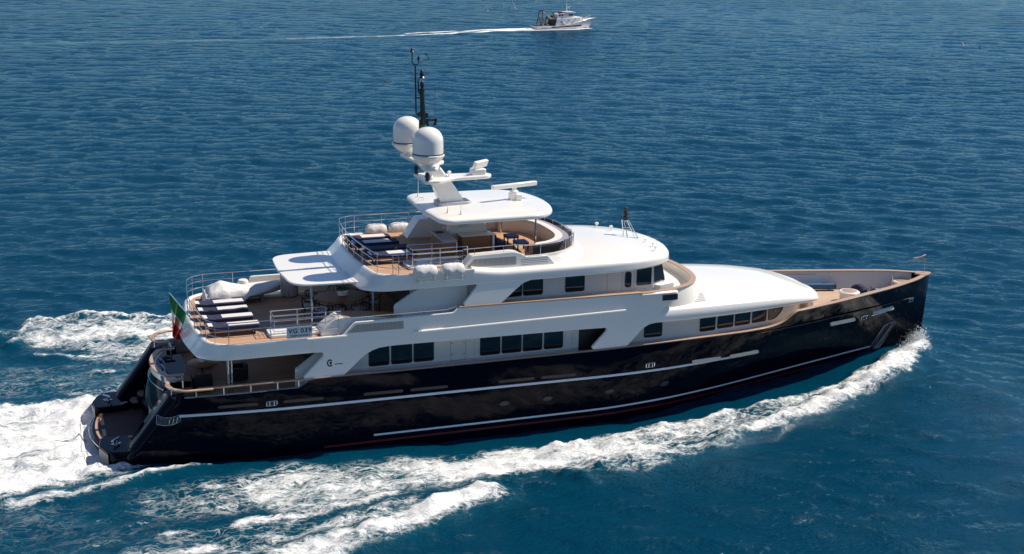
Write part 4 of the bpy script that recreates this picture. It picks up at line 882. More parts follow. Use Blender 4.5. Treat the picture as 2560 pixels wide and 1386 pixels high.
for s in (-1, 1):
    def csurf(x, y): m_ = ce(x)-.22; return zk(x)-(zk(x)-zr(x)-.06)*min(1, abs(y)/m_)**2.2
    sv = MB()
    for k in range(6):
        y0 = 3.42-.145*k; xa = 25.95+.07*k; xb = 26.72+.045*k
        a = [(x, s*(y0-.05*(x-xa)), csurf(x, y0-.05*(x-xa))+.012) for x in lin(xa, xb, 4)]; b2 = [(x, s*(y0+.035-.05*(x-xa)), csurf(x, y0+.035-.05*(x-xa))+.012) for x in lin(xa, xb, 4)]
        sv.loft([a, b2], closed=False)
    sv.build('vent_grille', M['grey'], CR)
    part(MB().prism([(30.9, s*3.05), (33.0, s*2.0), (33.05, s*1.85), (30.9, s*2.9)], 4.05, 4.12), 'courtesy_light_strip', M['dark'])
# ---------------- hull openings
def hplate(parent, x0, x1, zf, h, m, name, s, o=.012, lip=.0, ends=.05):
    xs_ = [x0, x0+.03]+lin(x0+.1, x1-.1, 8)+[x1-.03, x1]; n = len(xs_); lo = []; hi = []
    for i, x in enumerate(xs_):
        z = zf(x); e = ends if i in (0, n-1) else ends*.3 if i in (1, n-2) else 0; e = min(e, h*.4)
        lo.append((hx(x, z), s*(hy(x, z-h/2+e)+o+lip), z-h/2+e)); hi.append((hx(x, z), s*(hy(x, z+h/2-e)+o), z+h/2-e))
    return MB().loft([lo, hi], closed=False).build(name, m, parent)
ivory = mat('sunlit_slot_ivory', (.72, .60, .44), .4, var=.05); taupe = mat('teak_lined_slot', (.035, .028, .025), .4, var=.2)  # ivory puts the sun caught by the slot sills into the colour
for s in (-1, 1):
    for x0, x1, m_ in ((4.75, 6.35, taupe), (7.35, 9.0, taupe), (10.65, 12.35, taupe), (12.65, 14.3, taupe), (16.55, 18.2, taupe), (18.5, 20.15, taupe), (25.9, 27.5, ivory), (27.98, 29.7, ivory)):
        zf = (lambda x: 2.42-.014*(x-8))
        w = hplate(HULL, x0, x1, zf, .13 if x0 < 20 else .16, m_, 'hull_slot', s, lip=.10 if m_ is ivory else 0)
    for x0, x1, z0, dz in ((34.05, 35.85, 2.80, -.035), (37.08, 38.59, 2.82, .05)):
        f = lambda x: z0+dz*(x-x0)
        lo = []; hi = []
        hplate(HULL, x0, x1, f, .17, ivory if x0 < 36 else M['lightgrey'], 'bulwark_port', s, lip=.13)
        hplate(HULL, x0, x1, lambda x: f(x)-.13, .06, M['steel'], 'bulwark_port_sill', s, .03)
    for x, z, w_ in ((6.88, 2.40, .42), (23.75, 2.28, .42), (36.56, 2.66, .40), (39.97, 3.02, .40)):
        fr = MB(); P = rp([(x-w_/2, z-.09), (x+w_/2, z-.09), (x+w_/2, z+.11), (x-w_/2, z+.11)], .05)
        fr.tube([(hx(a, b), s*(hy(a, b)+.02), b) for a, b in P], .022, 6, True); f0 = fr.build('fairlead', M['steel'], HULL)
        MB().loft([[(hx(a, b), s*(hy(a, b)+.012), b) for a, b in P], [(hx(a, b), s*(hy(a, b)-.02), b) for a, b in P]], True, True, True).build('fairlead_mouth', M['dark'], f0)
        for q in (-.09, .09): MB().tube([(hx(x+q, z-.08), s*(hy(x+q, z)+.03), z-.08), (hx(x+q, z+.1), s*(hy(x+q, z)+.03), z+.1)], .03, 8).build('fairlead_roller', M['steel'], f0)
    for x in (16.85, 18.85, 21.8, 24.6):
        P = [(x+.23*math.cos(q), 1.26+.12*math.sin(q)) for q in lin(0, 6.2832*15/16, 16)]
        po = MB().loft([[(a, s*(hy(a, b)+.012), b) for a, b in P], [(a, s*(hy(a, b)-.02), b) for a, b in P]], True, True, True).build('porthole', mat('porthole_cover', (.006, .02, .026), .3), HULL)
        MB().tube([(a, s*(hy(a, b)+.016), b) for a, b in P], .018, 6, True).build('porthole_rim', M['dark'], po)
    # anchor in its pocket
    P = [(36.5, .62), (37.15, .55), (37.75, 1.85), (37.55, 2.02), (37.0, 1.95)]
    P = [(37.75, .45), (38.5, .5), (39.32, 1.86), (39.1, 2.02), (38.38, 1.86)]
    apk = MB().loft([[(hx(a, b), s*(hy(a, b)+.02), b) for a, b in P], [(hx(a, b), s*(hy(a, b)-.02), b) for a, b in P]], True, True, True).build('anchor_pocket', mat('pocket_paint', (.022, .026, .034), .35), HULL)
    MB().tube([(hx(a, b), s*(hy(a, b)+.03), b) for a, b in P], .015, 6, True).build('pocket_frame', M['steel'], apk)
    an = MB(); g = lambda a, b, o=.07: (hx(a, b), s*(hy(a, b)+o), b)
    an.tube([g(38.95, 1.85), g(38.3, .75)], .07, 8); an.tube([g(37.95, .85), g(38.05, .65), g(38.4, .68), g(38.75, 1.0)], [.05, .13, .13, .05], 8); an.tube([g(38.1, .75), g(38.2, 1.3, .1)], [.1, .03], 6); an.tube([g(38.45, .7), g(38.85, 1.3, .1)], [.1, .03], 6)
    an.build('anchor', mat('anchor_steel', (.10, .105, .12), .35, metal=.5), apk)
# ---------------- foredeck gear fixed down
for x, y in ((36.4, -.5), (40.2, .35)):
    dl = part(MB().lathe([(.40, 0), (.46, .05), (.47, .4), (.52, .44), (.52, .5), (.46, .54)], (x, y, 3.2), 28), 'deck_drum', M['white'], sharp=30); MB().lathe([(.38, 0), (.3, .03), (.05, .04)], (x, y, 3.74), 20).build('drum_lid', M['capwood'], dl)
for y, x in ((.0, 37.4),):
    wl = MB(); wl.tube([(x-.05, y-.5, 3.5), (x-.05, y+.35, 3.5)], [.24, .3], 14); wl.box((x+.1, y-.1, 3.3), (.7, 1.1, .2)); wl.lathe([(.2, 0), (.3, .1), (.34, .4), (.22, .6), (.1, .65)], (x-.1, y-.1, 3.25), 14)
    wo_ = part(wl, 'windlass', M['navyfab'], bevel=.03)
    for dx, dy in ((.75, -.35), (.75, .35), (1.1, 0)): MB().lathe([(.16, 0), (.11, .06), (.08, .3), (.15, .36), (.15, .44), (.04, .47)], (x+dx, y+dy-.25, 3.2), 14).build('windlass_capstan', M['steel'], wo_)
    MB().tube([(x+.5, y-.3, 3.42), (x+1.3, y-.3, 3.42)], .10, 10).build('chain_stopper', M['steel'], wo_); MB().tube([(x+.9, y+.05, 3.45), (x+1.6, y-.05, 3.45)], .13, 10).build('windlass_motor', M['bluecov'], wo_)
for x, y in ((36.7, 1), (39.8, 1), (36.7, -1), (39.8, -1)):
    y *= hy(x, 3.2)-.22
    part(MB().tube([(x, y, 3.2), (x, y, 4.0)], .035).lathe([(.05, 0), (.05, .05), (.02, .09)], (x, y, 4.0), 10), 'bulwark_stay', M['steel'])
part(MB().box((33.35, -1.35, 3.5), (.35, .9, .6)), 'foredeck_locker', M['white'], bevel=.03)
part(MB().tube([(41.2, .02, 4.18), (41.22, .02, 5.1)], .022).lathe([(.03, 0), (.03, .06)], (41.22, .02, 5.08), 8), 'jackstaff', M['steel'])
for s in (-1, 1):
    hr = MB(); hr.tube([(x, s*(hy(x, zs(x)-.1)-.19), zs(x)-.16) for x in lin(33.2, 36.2, 8)], .018, 6); part(hr, 'bulwark_grab_rail', M['steel'])
# ---------------- guard rails
def guard(name, pts, h, nr=3, every=1, closed=False, top=.019, posts=None, flare=None):
    g = MB(); P = [Vector(p) for p in pts]
    for k in range(nr): g.tube([(p.x, p.y, p.z+h*(k+1)/nr) for p in P], top if k == nr-1 else .013, 6)
    o = part(g, name, M['steel'])
    for i in (posts if posts is not None else range(0, len(P), every)):
        p = P[i]; MB().tube([(p.x, p.y, p.z-.02), (p.x, p.y, p.z+h)], .016, 6).build('stanchion', M['steel'], o)
    return o
def upath(xa, yh, r, xe_s, xe_p, z, bow):
    pts = [(xe_s, -yh)]
    n_ = max(2, int((xe_s-xa-r)/1.05))
    pts += [(xe_s-(xe_s-xa-r)*k/n_, -yh) for k in range(1, n_)]
    pts += [(xa+r-r*math.sin(q), -yh+r-r*math.cos(q)) for q in lin(0, math.pi/2, 7)]
    pts += [(xa-bow*(1-t*t), (yh-r)*t) for t in lin(-.82, .82, 9)]
    pts += [(xa+r-r*math.sin(q), yh-r+r*math.cos(q)) for q in lin(math.pi/2, 0, 7)]
    n_ = max(2, int((xe_p-xa-r)/1.05)); pts += [(xa+r+(xe_p-xa-r)*k/n_, yh) for k in range(1, n_+1)]
    return [(x, y, z) for x, y in pts]
p_ = upath(4.5, 3.93, 1.1, 9.7, 9.8, 4.98, .22); N_ = len(p_)
guard('upper_deck_rail', p_, .86, posts=[0, 1, 2, 3, 4, 7, 11, 13, 15, 17, 19, 23, 26, 28, 29, 30, N_-1] if N_ > 31 else range(0, N_, 2))
p_ = upath(11.36, 3.84, .9, 15.0, 16.1, 7.3, .2); N_ = len(p_)
guard('sun_deck_rail', p_, .82, posts=[i for i in (0, 1, 2, 3, 6, 10, 12, 14, 16, 18, 22, 24, 25, 26, N_-1) if i < N_])
guard('stairwell_rail', [(9.95, -3.35, 4.95), (9.3, -3.35, 4.95), (8.2, -3.35, 4.95), (7.2, -3.35, 4.95), (7.2, -2.55, 4.95), (8.3, -2.55, 4.95), (9.5, -2.55, 4.95)], .86, nr=4)
guard('sun_deck_stairwell_rail', [(15.5, -2.95, 7.25), (14.3, -2.95, 7.25), (13.1, -2.95, 7.25), (13.1, -2.1, 7.25), (14.2, -2.1, 7.25), (15.3, -2.1, 7.25)], .8, nr=4)
part(MB().tube([(15.2, -3.3, 8.02), (17.5, -3.3, 8.06), (18.1, -3.3, 8.02)], .02).tube([(15.7, -3.3, 7.76), (15.7, -3.3, 8.03)], .014).tube([(17.0, -3.3, 7.78), (17.0, -3.3, 8.05)], .014), 'bulwark_rail', M['steel'])
for s in (-1, 1): part(MB().prism(rp([(7.0, s*3.5), (9.9, s*3.5), (9.9, s*2.45), (7.0, s*2.45)], .2), 4.93, 5.06), 'stair_coaming', M['white'], bevel=.03)
part(MB().prism(rp([(12.9, -3.15), (15.3, -3.15), (15.3, -2.0), (12.9, -2.0)], .2), 7.25, 7.36), 'stair_coaming', M['white'], bevel=.03)
# port bulwark of the upper deck aft, solid white
# ---------------- canopy slung from the sun deck over the dining table
cp_ = rp([(8.15, -2.55), (7.98, 0), (8.15, 2.55), (10.95, 2.75), (10.75, 0), (10.95, -2.75)], [.8, .8, .8, .05, .8, .05], 6)
part(MB().prism(cp_, 6.74, 6.83), 'aft_canopy', M['white'], bevel=.03, seg=3)
for x, y in ((8.85, 2.2), (8.95, -2.4), (11.4, -2.9), (11.4, 2.9)): part(MB().tube([(x, y, 4.93), (x, y, 6.76)], .05), 'canopy_post', M['steel'])
# ---------------- fixed seating on the cockpit deck
sf = part(MB().prism(rp([(2.95, -1.65), (3.5, -1.65), (3.5, 1.65), (2.95, 1.65)], .1), 2.25, 2.62), 'cockpit_sofa', M['white'], bevel=.02)
for k in range(4): MB().box((3.3, -1.22+.81*k, 2.68), (.62, .79, .14)).build('seat_cushion', M['sofa'], sf, bevel=.04)
MB().box((2.92, 0, 2.92), (.14, 3.3, .4), ry=-.15).build('back_cushion', M['sofa'], sf, bevel=.04)
# port side bulwark wall of upper deck
part(MB().plate(rp([(7.2, 4.93), (10.2, 4.93), (10.2, 5.62), (7.4, 5.62)], .1), lambda x, z: 3.9, .12), 'upper_bulwark_panel', M['white'], bevel=.03)
part(MB().tube([(4.34, .0, 4.98), (3.48, 0, 6.2)], .028), 'ensign_staff', M['steel'])
# ------------------------------------------------------------ loose things aboard
def lounger(cloth_len, towel_at, head):
    t = thing('sun_lounger', '', 'sun lounger')
    f = MB()
    f.box((1.0, 0, .24), (2.0, .66, .05)); f.build('frame', M['joinery'], t)
    for x in (.18, 1.8):
        for y in (-.27, .27): MB().box((x, y, .115), (.06, .06, .23)).build('leg', M['navyfab'], t)
    MB().box((1.22, 0, .34), (1.56, .64, .16)).build('mattress', M['navyfab'], t, bevel=.03)
    MB().box((.26, 0, .37), (.48, .64, .14), ry=R(head)).build('headrest', M['navyfab'], t, bevel=.03)
    if cloth_len: MB().box((towel_at, 0, .428), (cloth_len, .46, .02)).build('towel', M['towel'], t, bevel=.008)
    MB().box((.05, 0, .445), (.2, .46, .05), ry=R(head)).build('head_towel', M['towel'], t, bevel=.01)
    MB().box((2.01, .22, .3), (.03, .03, .03)).build('buckle', M['steel'], t)
    return t
L0 = lounger(1.26, 1.37, 6)
ytop = [(4.64, 1.02), (4.66, -.04), (4.68, -1.2), (4.74, -2.38)]
labs = ['navy lounger on the aft deck nearest the covered tender', 'navy lounger second from the covered tender on the aft deck', 'navy lounger with a dark stain on its towel, third from the tender', 'navy lounger on the aft deck nearest the starboard rail']
for i, (x, y) in enumerate(ytop):
    o = L0 if i == 0 else copy_tree(L0); o.location = (x, y, 4.93); o['label'] = labs[i]; o['group'] = 'sun loungers on the upper aft deck'
st_o = MB().lathe([(.001, 0), (.11, .002), (.09, .006), (.001, .007)], (0, 0, 0), 10)
L1 = lounger(0, 0, 10); SLS = []
labs = ['navy lounger on the top sun deck farthest toward the white covered rafts', 'navy lounger second from the far rail of the top sun deck', 'bare navy lounger on the top sun deck without a towel', 'navy lounger on the top sun deck nearest the viewer']
for i, (x, y) in enumerate([(11.3, 1.55), (11.42, .55), (11.62, -.55), (11.62, -1.6)]):
    o = L1 if i == 0 else copy_tree(L1); o.location = (x, y, 7.245); o['label'] = labs[i]; o['group'] = 'sun loungers on the sun deck'; SLS.append(o)
for i, o in enumerate(SLS):
    tl = (1.2, 1.2, 0, .9)[i]; ta = (1.3, 1.05, 0, 1.2)[i]
    if tl: MB().box((ta, 0, .428), (tl, .50, .02)).build('towel', M['towel'], o, bevel=.008)
# covered life rafts on cradles
rr = random.Random(3)
def raft():
    t = thing('life_raft', '', 'life raft')
    g = []; n = 18
    for i, x in enumerate(lin(-.5, .5, 15)):
        e = 1-abs(x/.52)**4; ring = []
        for k in range(n):
            q = 2*math.pi*k/n; r = .30*(.55+.45*e)*(1+.09*math.sin(q*7+i*1.9)*(1 if q > 3.1 else .6)+.07*rr.uniform(-1, 1)); ring.append((x, r*math.cos(q)*1.0, .38+r*math.sin(q)*(1.0 if math.sin(q) > 0 else .92)))
        g.append(ring)
    MB().loft(g, True, True, True).build('cover', M['cover'], t, sharp=80, sub=1)
    c = MB()
    for x in (-.34, .34):
        c.tube([(x, .26, .0), (x, .3, .25)], .02, 6); c.tube([(x, -.26, .0), (x, -.32, .28)], .02, 6); c.tube([(x, .26, 0), (x, -.26, 0)], .02, 6)
    c.tube([(-.45, -.3, .05), (.45, -.3, .05)], .015, 6); c.build('cradle', M['steel'], t)
    return t
r0 = raft()
for i, (x, y, lb) in enumerate([(13.35, -3.98, 'white covered life raft hung outside the near rail, the aft one of the near pair'), (14.52, -3.98, 'white covered life raft hung outside the near rail, forward one of the near pair'), (13.3, 3.9, 'white covered life raft beyond the far rail, the aft one of the far pair'), (14.42, 3.9, 'white covered life raft beyond the far rail, forward one of the far pair')]):
    o = r0 if i == 0 else copy_tree(r0); o.location = (x, y, 6.98); o['label'] = lb; o['group'] = 'life rafts along the sun deck'; o.rotation_euler.z = (0, .05, 0, math.pi)[i]
# tender under its cover
td = thing('tender', 'inflatable tender under a grey and white cover on the aft deck', 'boat', (5.2, 2.45, 4.93), R(-2)); td.scale = (.88, .9, .82)
hs = []
for i, x in enumerate(lin(0, 3.75, 26)):
    t = x/3.75; w = .82*(1-max(0, (t-.55)/.45)**2.2*.92); zt = .62+.30*max(0, t-.35)**1.5*1.6; zb = .26+.5*max(0, t-.5)**1.7
    ring = []
    for k in range(20):
        q = 2*math.pi*k/20; ring.append((x, w*math.cos(q), (zt+zb)/2+(zt-zb)/2*math.sin(q)*(1.0 if abs(math.cos(q)) < .8 else .9)))
    hs.append(ring)
MB().loft(hs, True, True, True).build('hull', M['greycover'], td, sharp=80)
MB().loft([[(x, y*.75, z-.08) for x, y, z in r[11:20]] for r in hs[2:20]], closed=False).build('keel', M['orange'], td)
cv = []
for i, x in enumerate(lin(-.12, 3.72, 34)):
    t = max(0, x)/3.75; w = .86*(1-max(0, (t-.55)/.45)**2.2*.9); zt = .66+.30*max(0, t-.35)**1.5*1.6
    peak = .50*math.exp(-abs((x-.75)/(.5 if x < .75 else .85))**1.5); row = []
    for u in lin(-1, 1, 25):
        ang = math.atan2(u*.9, x-.75); fold = (.035*math.sin(ang*9+.6)+.02*math.sin(ang*17+x*3))*min(1, math.hypot(x-.75, u)*1.6); sag = peak*max(0, 1-abs(u))**.8
        drop = -.46*max(0, abs(u)-.84)/.16*max(.3, min(1, (3.0-x)/1.2))*(1+.25*math.sin(x*5))-.5*max(0, .22-x)/.34
        row.append((x+.02*math.sin(u*11), w*u*1.02, zt+sag+fold*(1-abs(u)*.3)+drop+.03*(1-u*u)))
    cv.append(row)
MB().loft(cv, closed=False).build('cover', M['cover'], td, sharp=80)
MB().lathe([(.26, 0), (.27, .3), (.22, .42), (.05, .44)], (1.95, .35, .62), 16).build('console_cover', M['cover'], td, sharp=60)
for x in (1.0, 2.8): MB().box((x, 0, .14), (.12, .8, .28)).build('chock', M['grey'], td)
dr = thing('covered_drum', 'tall grey canvas-covered drum beside the dark canopy post', 'covered drum', (8.95, 2.55, 4.93))
MB().lathe([(.36, 0), (.40, .15), (.42, .6), (.40, 1.0), (.34, 1.1), (.1, 1.14)], (0, 0, 0), 22).build('cover', M['greycover'], dr, sharp=60)
MB().lathe([(.30, 1.11), (.24, 1.16), (.02, 1.18)], (0, 0, 0), 16).build('cover_top', M['cover'], dr)
MB().lathe([(.38, -.0), (.38, .04)], (0, 0, 0), 20).build('base', M['dark'], dr)
# dining table, chairs and planter under the canopy
dt = thing('dining_table', 'large oval wooden table under the aft canopy', 'table', (10.55, -.75, 4.93))
ov = [(1.12*math.cos(q), .95*math.sin(q)) for q in lin(0, 6.2832*39/40, 40)]
MB().prism(ov, .70, .76).build('table_top', M['joinery'], dt, bevel=.015)
MB().lathe([(.45, 0), (.4, .05), (.12, .12), (.12, .6), (.3, .70)], (0, 0, 0), 18).build('pedestal', M['joinery'], dt)
def chair():
    t = thing('dining_chair', '', 'chair')
    MB().box((0, 0, .43), (.5, .5, .05)).build('seat_frame', M['navyfab'], t, bevel=.01); MB().box((0.02, 0, .48), (.44, .44, .06)).build('seat_cushion', M['greyfab'], t, bevel=.02)
    for x in (-.22, .22):
        for y in (-.22, .22): MB().tube([(x, y, 0), (x, y, .44)], .022, 6).build('leg', M['dark'], t)
    b = MB(); b.tube([(.22, -.26, .44), (.2, -.27, .66), (-.1, -.29, .68), (-.26, -.2, .8), (-.3, 0, .84), (-.26, .2, .8), (-.1, .29, .68), (.2, .27, .66), (.22, .26, .44)], .025, 6)
    for y in (-.14, 0, .14): b.tube([(-.24, y, .44), (-.28, y, .83)], .016, 6)
    b.build('backrest', M['dark'], t); return t
c0 = chair()
cl_ = ['dark chair at the aft end of the oval table', 'dark chair at the near aft corner of the oval table', 'dark chair with grey seat on the near side of the oval table, left one', 'dark chair with grey seat on the near side of the oval table, right one', 'dark chair at the forward end of the oval table', 'dark chair at the far forward side of the oval table', 'dark chair on the far side of the oval table behind the planter', 'dark chair at the far aft corner of the oval table']
for i, a in enumerate((180, 222, 255, 292, 345, 38, 90, 140)):
    o = c0 if i == 0 else copy_tree(c0); q = R(a); o.location = (10.55+1.42*math.cos(q), -.75+1.25*math.sin(q), 4.93); o.rotation_euler.z = q+math.pi; o['label'] = cl_[i]; o['group'] = 'chairs round the oval table'
pp = thing('potted_plant', 'leafy plant in a white bowl on the oval table', 'plant', (10.62, -.75, 5.69))
MB().lathe([(.16, 0), (.23, .05), (.26, .22), (.27, .24), (.22, .235), (.05, .2)], (0, 0, 0), 22).build('pot', M['white'], pp)
lf = MB(); r4 = random.Random(5)
for k in range(170):
    a = r4.uniform(0, 6.283); e = r4.uniform(.1, 1.5); d = r4.uniform(.12, .34); p = Vector((d*math.cos(a)*math.cos(e*.8), d*math.sin(a)*math.cos(e*.8), .24+d*math.sin(e)*.8)); s_ = r4.uniform(.035, .07)
    u = Vector((math.cos(a+r4.uniform(-1, 1)), math.sin(a+r4.uniform(-1, 1)), r4.uniform(-.4, .6))).normalized(); v = u.cross(Vector((r4.uniform(-1, 1), r4.uniform(-1, 1), 1))).normalized()
    lf.add([p-u*s_, p+v*s_*.5, p+u*s_, p-v*s_*.5], [(0, 1, 2, 3)])
lf.build('foliage', M['leaf'], pp, sharp=20)
# cockpit
rt = thing('round_table', 'round wooden table in the shaded cockpit', 'table', (4.72, .15, 2.25))
MB().lathe([(.02, .70), (.62, .70), (.64, .73), (.62, .75), (.02, .75)], (0, 0, 0), 36).build('table_top', M['joinery'], rt, sharp=50); MB().lathe([(.35, 0), (.3, .04), (.07, .1), (.07, .7)], (0, 0, 0), 16).build('pedestal', M['steel'], rt)
lt_ = thing('lantern', 'small glass lantern bowl on the round cockpit table', 'lantern', (4.72, .2, 3.0)); MB().lathe([(.1, 0), (.15, .02), (.16, .14), (.12, .16)], (0, 0, 0), 16).build('bowl', M['white'], lt_); MB().lathe([(.05, .02), (.05, .2), (.01, .21)], (0, 0, 0), 10).build('candle', M['cream'], lt_)
def tub():
    t = thing('armchair', '', 'armchair')
    MB().box((0, 0, .3), (.72, .72, .4)).build('seat', M['navyfab'], t, bevel=.04); MB().box((.3, 0, .5), (.14, .74, .66)).build('backrest', M['dark'], t, bevel=.04)
    for y in (-.33, .33): MB().box((0, y, .42), (.7, .12, .5)).build('arm', M['dark'], t, bevel=.04)
    return t
a0 = tub(); a0.location = (4.5, -1.35, 2.25); a0.rotation_euler.z = R(-90); a0['label'] = 'black armchair with its back to the near cockpit rail'
dup(a0, (6.1, -.55, 2.25), 0, 'black armchair forward of the round cockpit table'); dup(a0, (5.0, 1.75, 2.25), R(70), 'black armchair on the far side of the round cockpit table')
for o in [q for q in COL.objects if q.name.startswith('armchair')]: o['group'] = 'armchairs in the cockpit'
def cushion(loc, rz, m, lb):
    t = thing('scatter_cushion', lb, 'cushion', loc, rz, 'cushions on the cockpit sofa'); MB().box((0, 0, .17), (.14, .42, .36), ry=-.45).build('cushion_body', m, t, bevel=.06, seg=3); MB().box((.08, 0, .20), (.02, .1, .36), ry=-.45).build('cushion_band', M['towel'] if m is M['navyfab'] else M['navyfab'], t)
cushion((3.1, .95, 2.75), .3, M['towel'], 'white and navy cushion at the far end of the cockpit sofa')
cushion((3.12, .5, 2.75), -.3, M['navyfab'], 'navy cushion with a white band on the cockpit sofa')
cushion((3.1, .05, 2.75), .2, M['towel'], 'white cushion in the middle of the cockpit sofa')
cushion((3.12, -.75, 2.75), -.2, M['greyfab'], 'grey cushion at the near end of the cockpit sofa')
# sun-deck stools
def stool():
    t = thing('stool_table', '', 'stool')
    MB().box((0, 0, .42), (.56, .56, .07)).build('seat_pad', M['bluefab'], t, bevel=.015); MB().box((0, 0, .36), (.54, .54, .05)).build('apron', M['navyfab'], t)
    for x in (-.24, .24):
        for y in (-.24, .24): MB().box((x, y, .17), (.05, .05, .34)).build('leg', M['navyfab'], t)
    return t
s0 = stool(); s0.location = (18.5, -.1, 7.25); s0['label'] = 'blue-topped square stool nearer the pale curved bench'; s0['group'] = 'blue stools on the sun deck'
dup(s0, (18.52, -1.3, 7.25), .05, 'blue-topped square stool nearer the smoked glass screen')
# registration board on the upper rail
sg = thing('registration_board', 'white board reading VG 039 TEMPORANEA tied to the upper rail', 'sign', (8.1, -4.0, 5.27))
MB().box((0, 0, 0), (1.02, .02, .45)).build('board', M['plate'], sg, bevel=.004)
fr = MB(); fr.tube([(-.51, -.012, -.225), (.51, -.012, -.225), (.51, -.012, .225), (-.51, -.012, .225)], .008, 4, True); fr.build('border', M['lightgrey'], sg)
text_obj('VG 039', .26, (.02, -.014, .055), (math.pi/2, 0, 0), M['ink'], 'lettering', sg, spacing=1.18)
text_obj('TEMPORANEA', .11, (.02, -.014, -.145), (math.pi/2, 0, 0), M['ink'], 'lettering', sg, ext=.002, spacing=1.2)
# ensign: green, white, red, hanging from its raked staff
def flag_mat():
    m, n, l, b = new_mat('tricolour_cloth'); b.inputs['Roughness'].default_value = .75
    at = n.new('ShaderNodeAttribute'); at.attribute_name = 'band'; cr = n.new('ShaderNodeValToRGB'); cr.color_ramp.interpolation = 'CONSTANT'
    e = cr.color_ramp.elements; e[0].color = (.012, .16, .035, 1); e[1].position = .40; e[1].color = (.7, .7, .68, 1); q = e.new(.62); q.color = (.42, .012, .02, 1)
    l.new(at.outputs['Fac'], cr.inputs[0]); l.new(cr.outputs[0], b.inputs['Base Color']); return m
en = thing('ensign_flag', 'green, white and red flag with a crest drooping from the stern staff', 'flag', (3.48, 0, 6.2))
NU, NV = 30, 14; fv = []; band = []
for i in range(NU):
    u = i/(NU-1)
    for j in range(NV):
        v = j/(NV-1)
        hx0 = v*.66; hz0 = -v*.94                               # along the staff, from its head down
        x = hx0*(1-u*.62)+.02*u+.10*math.sin(u*4+v*3)*u*.5+.05*u; y = .17*math.sin(v*11+u*5)*(.25+.75*u)*.8-.05*u; z = hz0*(1-u*.55)-u*1.80-.06*math.sin(v*6.283)*u
        fv.append((x, y, z)); band.append(u)
fm_ = bpy.data.meshes.new('flag_cloth'); ff = [(i*NV+j, (i+1)*NV+j, (i+1)*NV+j+1, i*NV+j+1) for i in range(NU-1) for j in range(NV-1)]
fm_.from_pydata(fv, [], ff); fm_.attributes.new('band', 'FLOAT', 'POINT').data.foreach_set('value', band)
for p in fm_.polygons: p.use_smooth = True
fm_.materials.append(flag_mat()); fo = bpy.data.objects.new('flag_cloth', fm_); COL.objects.link(fo); fo.parent = en
so = fo.modifiers.new('thick', 'SOLIDIFY'); so.thickness = .008
crm = mat('crest_colours', (.55, .16, .04), .6, var=.5, scale=14); goldm = mat('crest_gold', (.6, .36, .08), .5)
def cloth(u, v, off):
    i = min(NU-2, int(u*(NU-1))); j = min(NV-2, int(v*(NV-1))); a, b2 = u*(NU-1)-i, v*(NV-1)-j
    p = (Vector(fv[i*NV+j])*(1-a)+Vector(fv[(i+1)*NV+j])*a)*(1-b2)+(Vector(fv[i*NV+j+1])*(1-a)+Vector(fv[(i+1)*NV+j+1])*a)*b2
    n = (Vector(fv[(i+1)*NV+j])-Vector(fv[i*NV+j])).cross(Vector(fv[i*NV+j+1])-Vector(fv[i*NV+j])).normalized(); return p+n*off
for off in (.014, -.014):
    g_ = [[tuple(cloth(u, v, off)) for v in lin(.3, .7, 9)] for u in lin(.43, .6, 7)]; MB().loft(g_, closed=False).build('crest', crm, en)
    g_ = [[tuple(cloth(u, v, off*1.3)) for v in lin(.42, .58, 5)] for u in lin(.46, .57, 5)]; MB().loft(g_, closed=False).build('crest_shield', goldm, en)
pn_ = thing('pennant_flag', 'small pale burgee flying aft from the bow jackstaff', 'flag', (41.2, .02, 4.98))
g_ = [[(-x*.78, .05*math.sin(x*9+z*2), z*(.30*(1-.75*x))-.04*x) for z in lin(-.5, .5, 5)] for x in lin(0, 1, 12)]
po_ = MB().loft(g_, closed=False).build('flag_cloth', mat('pale_burgee', (.5, .46, .46), .8, var=.3, scale=6), pn_, sharp=80); so = po_.modifiers.new('thick', 'SOLIDIFY'); so.thickness = .008
MB().lathe([(.001, 0), (.07, .004), (.07, .008), (.001, .01)], (-.25, -.03, -.02), 10).build('emblem', M['ink'], pn_)
fd = thing('long_fender', 'long blue cylinder lying against the far foredeck bulwark', 'fender', (35.3, 1.95, 3.42), R(-16))
MB().tube([(-1.6, 0, 0), (1.6, 0, 0)], .16, 18).build('tube', M['bluecov'], fd); MB().tube([(1.6, 0, 0), (1.68, 0, 0)], .165, 18).build('end_cap', M['dark'], fd)
for x in (-.7, ): MB().tube([(x-.06, 0, 0), (x+.06, 0, 0)], .172, 18).build('strap', M['cream'], fd)
# ------------------------------------------------------------ trawler far off
tb = thing('fishing_boat', 'distant white trawler with maroon band, stern gallows and wheelhouse', 'fishing boat', (96.4, 199.6, -.1), R(1.5)); tb.scale = (.93, .93, .70)
tw = interp([(0, 1.95), (2, 2.2), (6, 2.35), (9.5, 2.2), (11.5, 1.6), (12.8, .75), (13.6, .08)]); tt = interp([(0, 1.0), (4, 1.05), (6, 1.3), (9.5, 2.1), (11.5, 2.7), (13.6, 3.15)])
tws = interp([(0, 1.7), (6, 2.1), (9.5, 1.7), (11.5, .8), (12.6, .1), (13.6, .04)])
rg = []; xs_ = lin(0, 13.6, 28)
for x in xs_:
    r_ = []
    for z in (-.6, 0, .5, .85): r_.append((x, -(tws(x)+(tw(x)-tws(x))*max(0, z)/tt(x)), z))
    for k in (1, 2, 3): z = .85+(tt(x)-.85)*k/3; r_.append((x, -(tws(x)+(tw(x)-tws(x))*z/tt(x)), z))
    rg.append(r_)
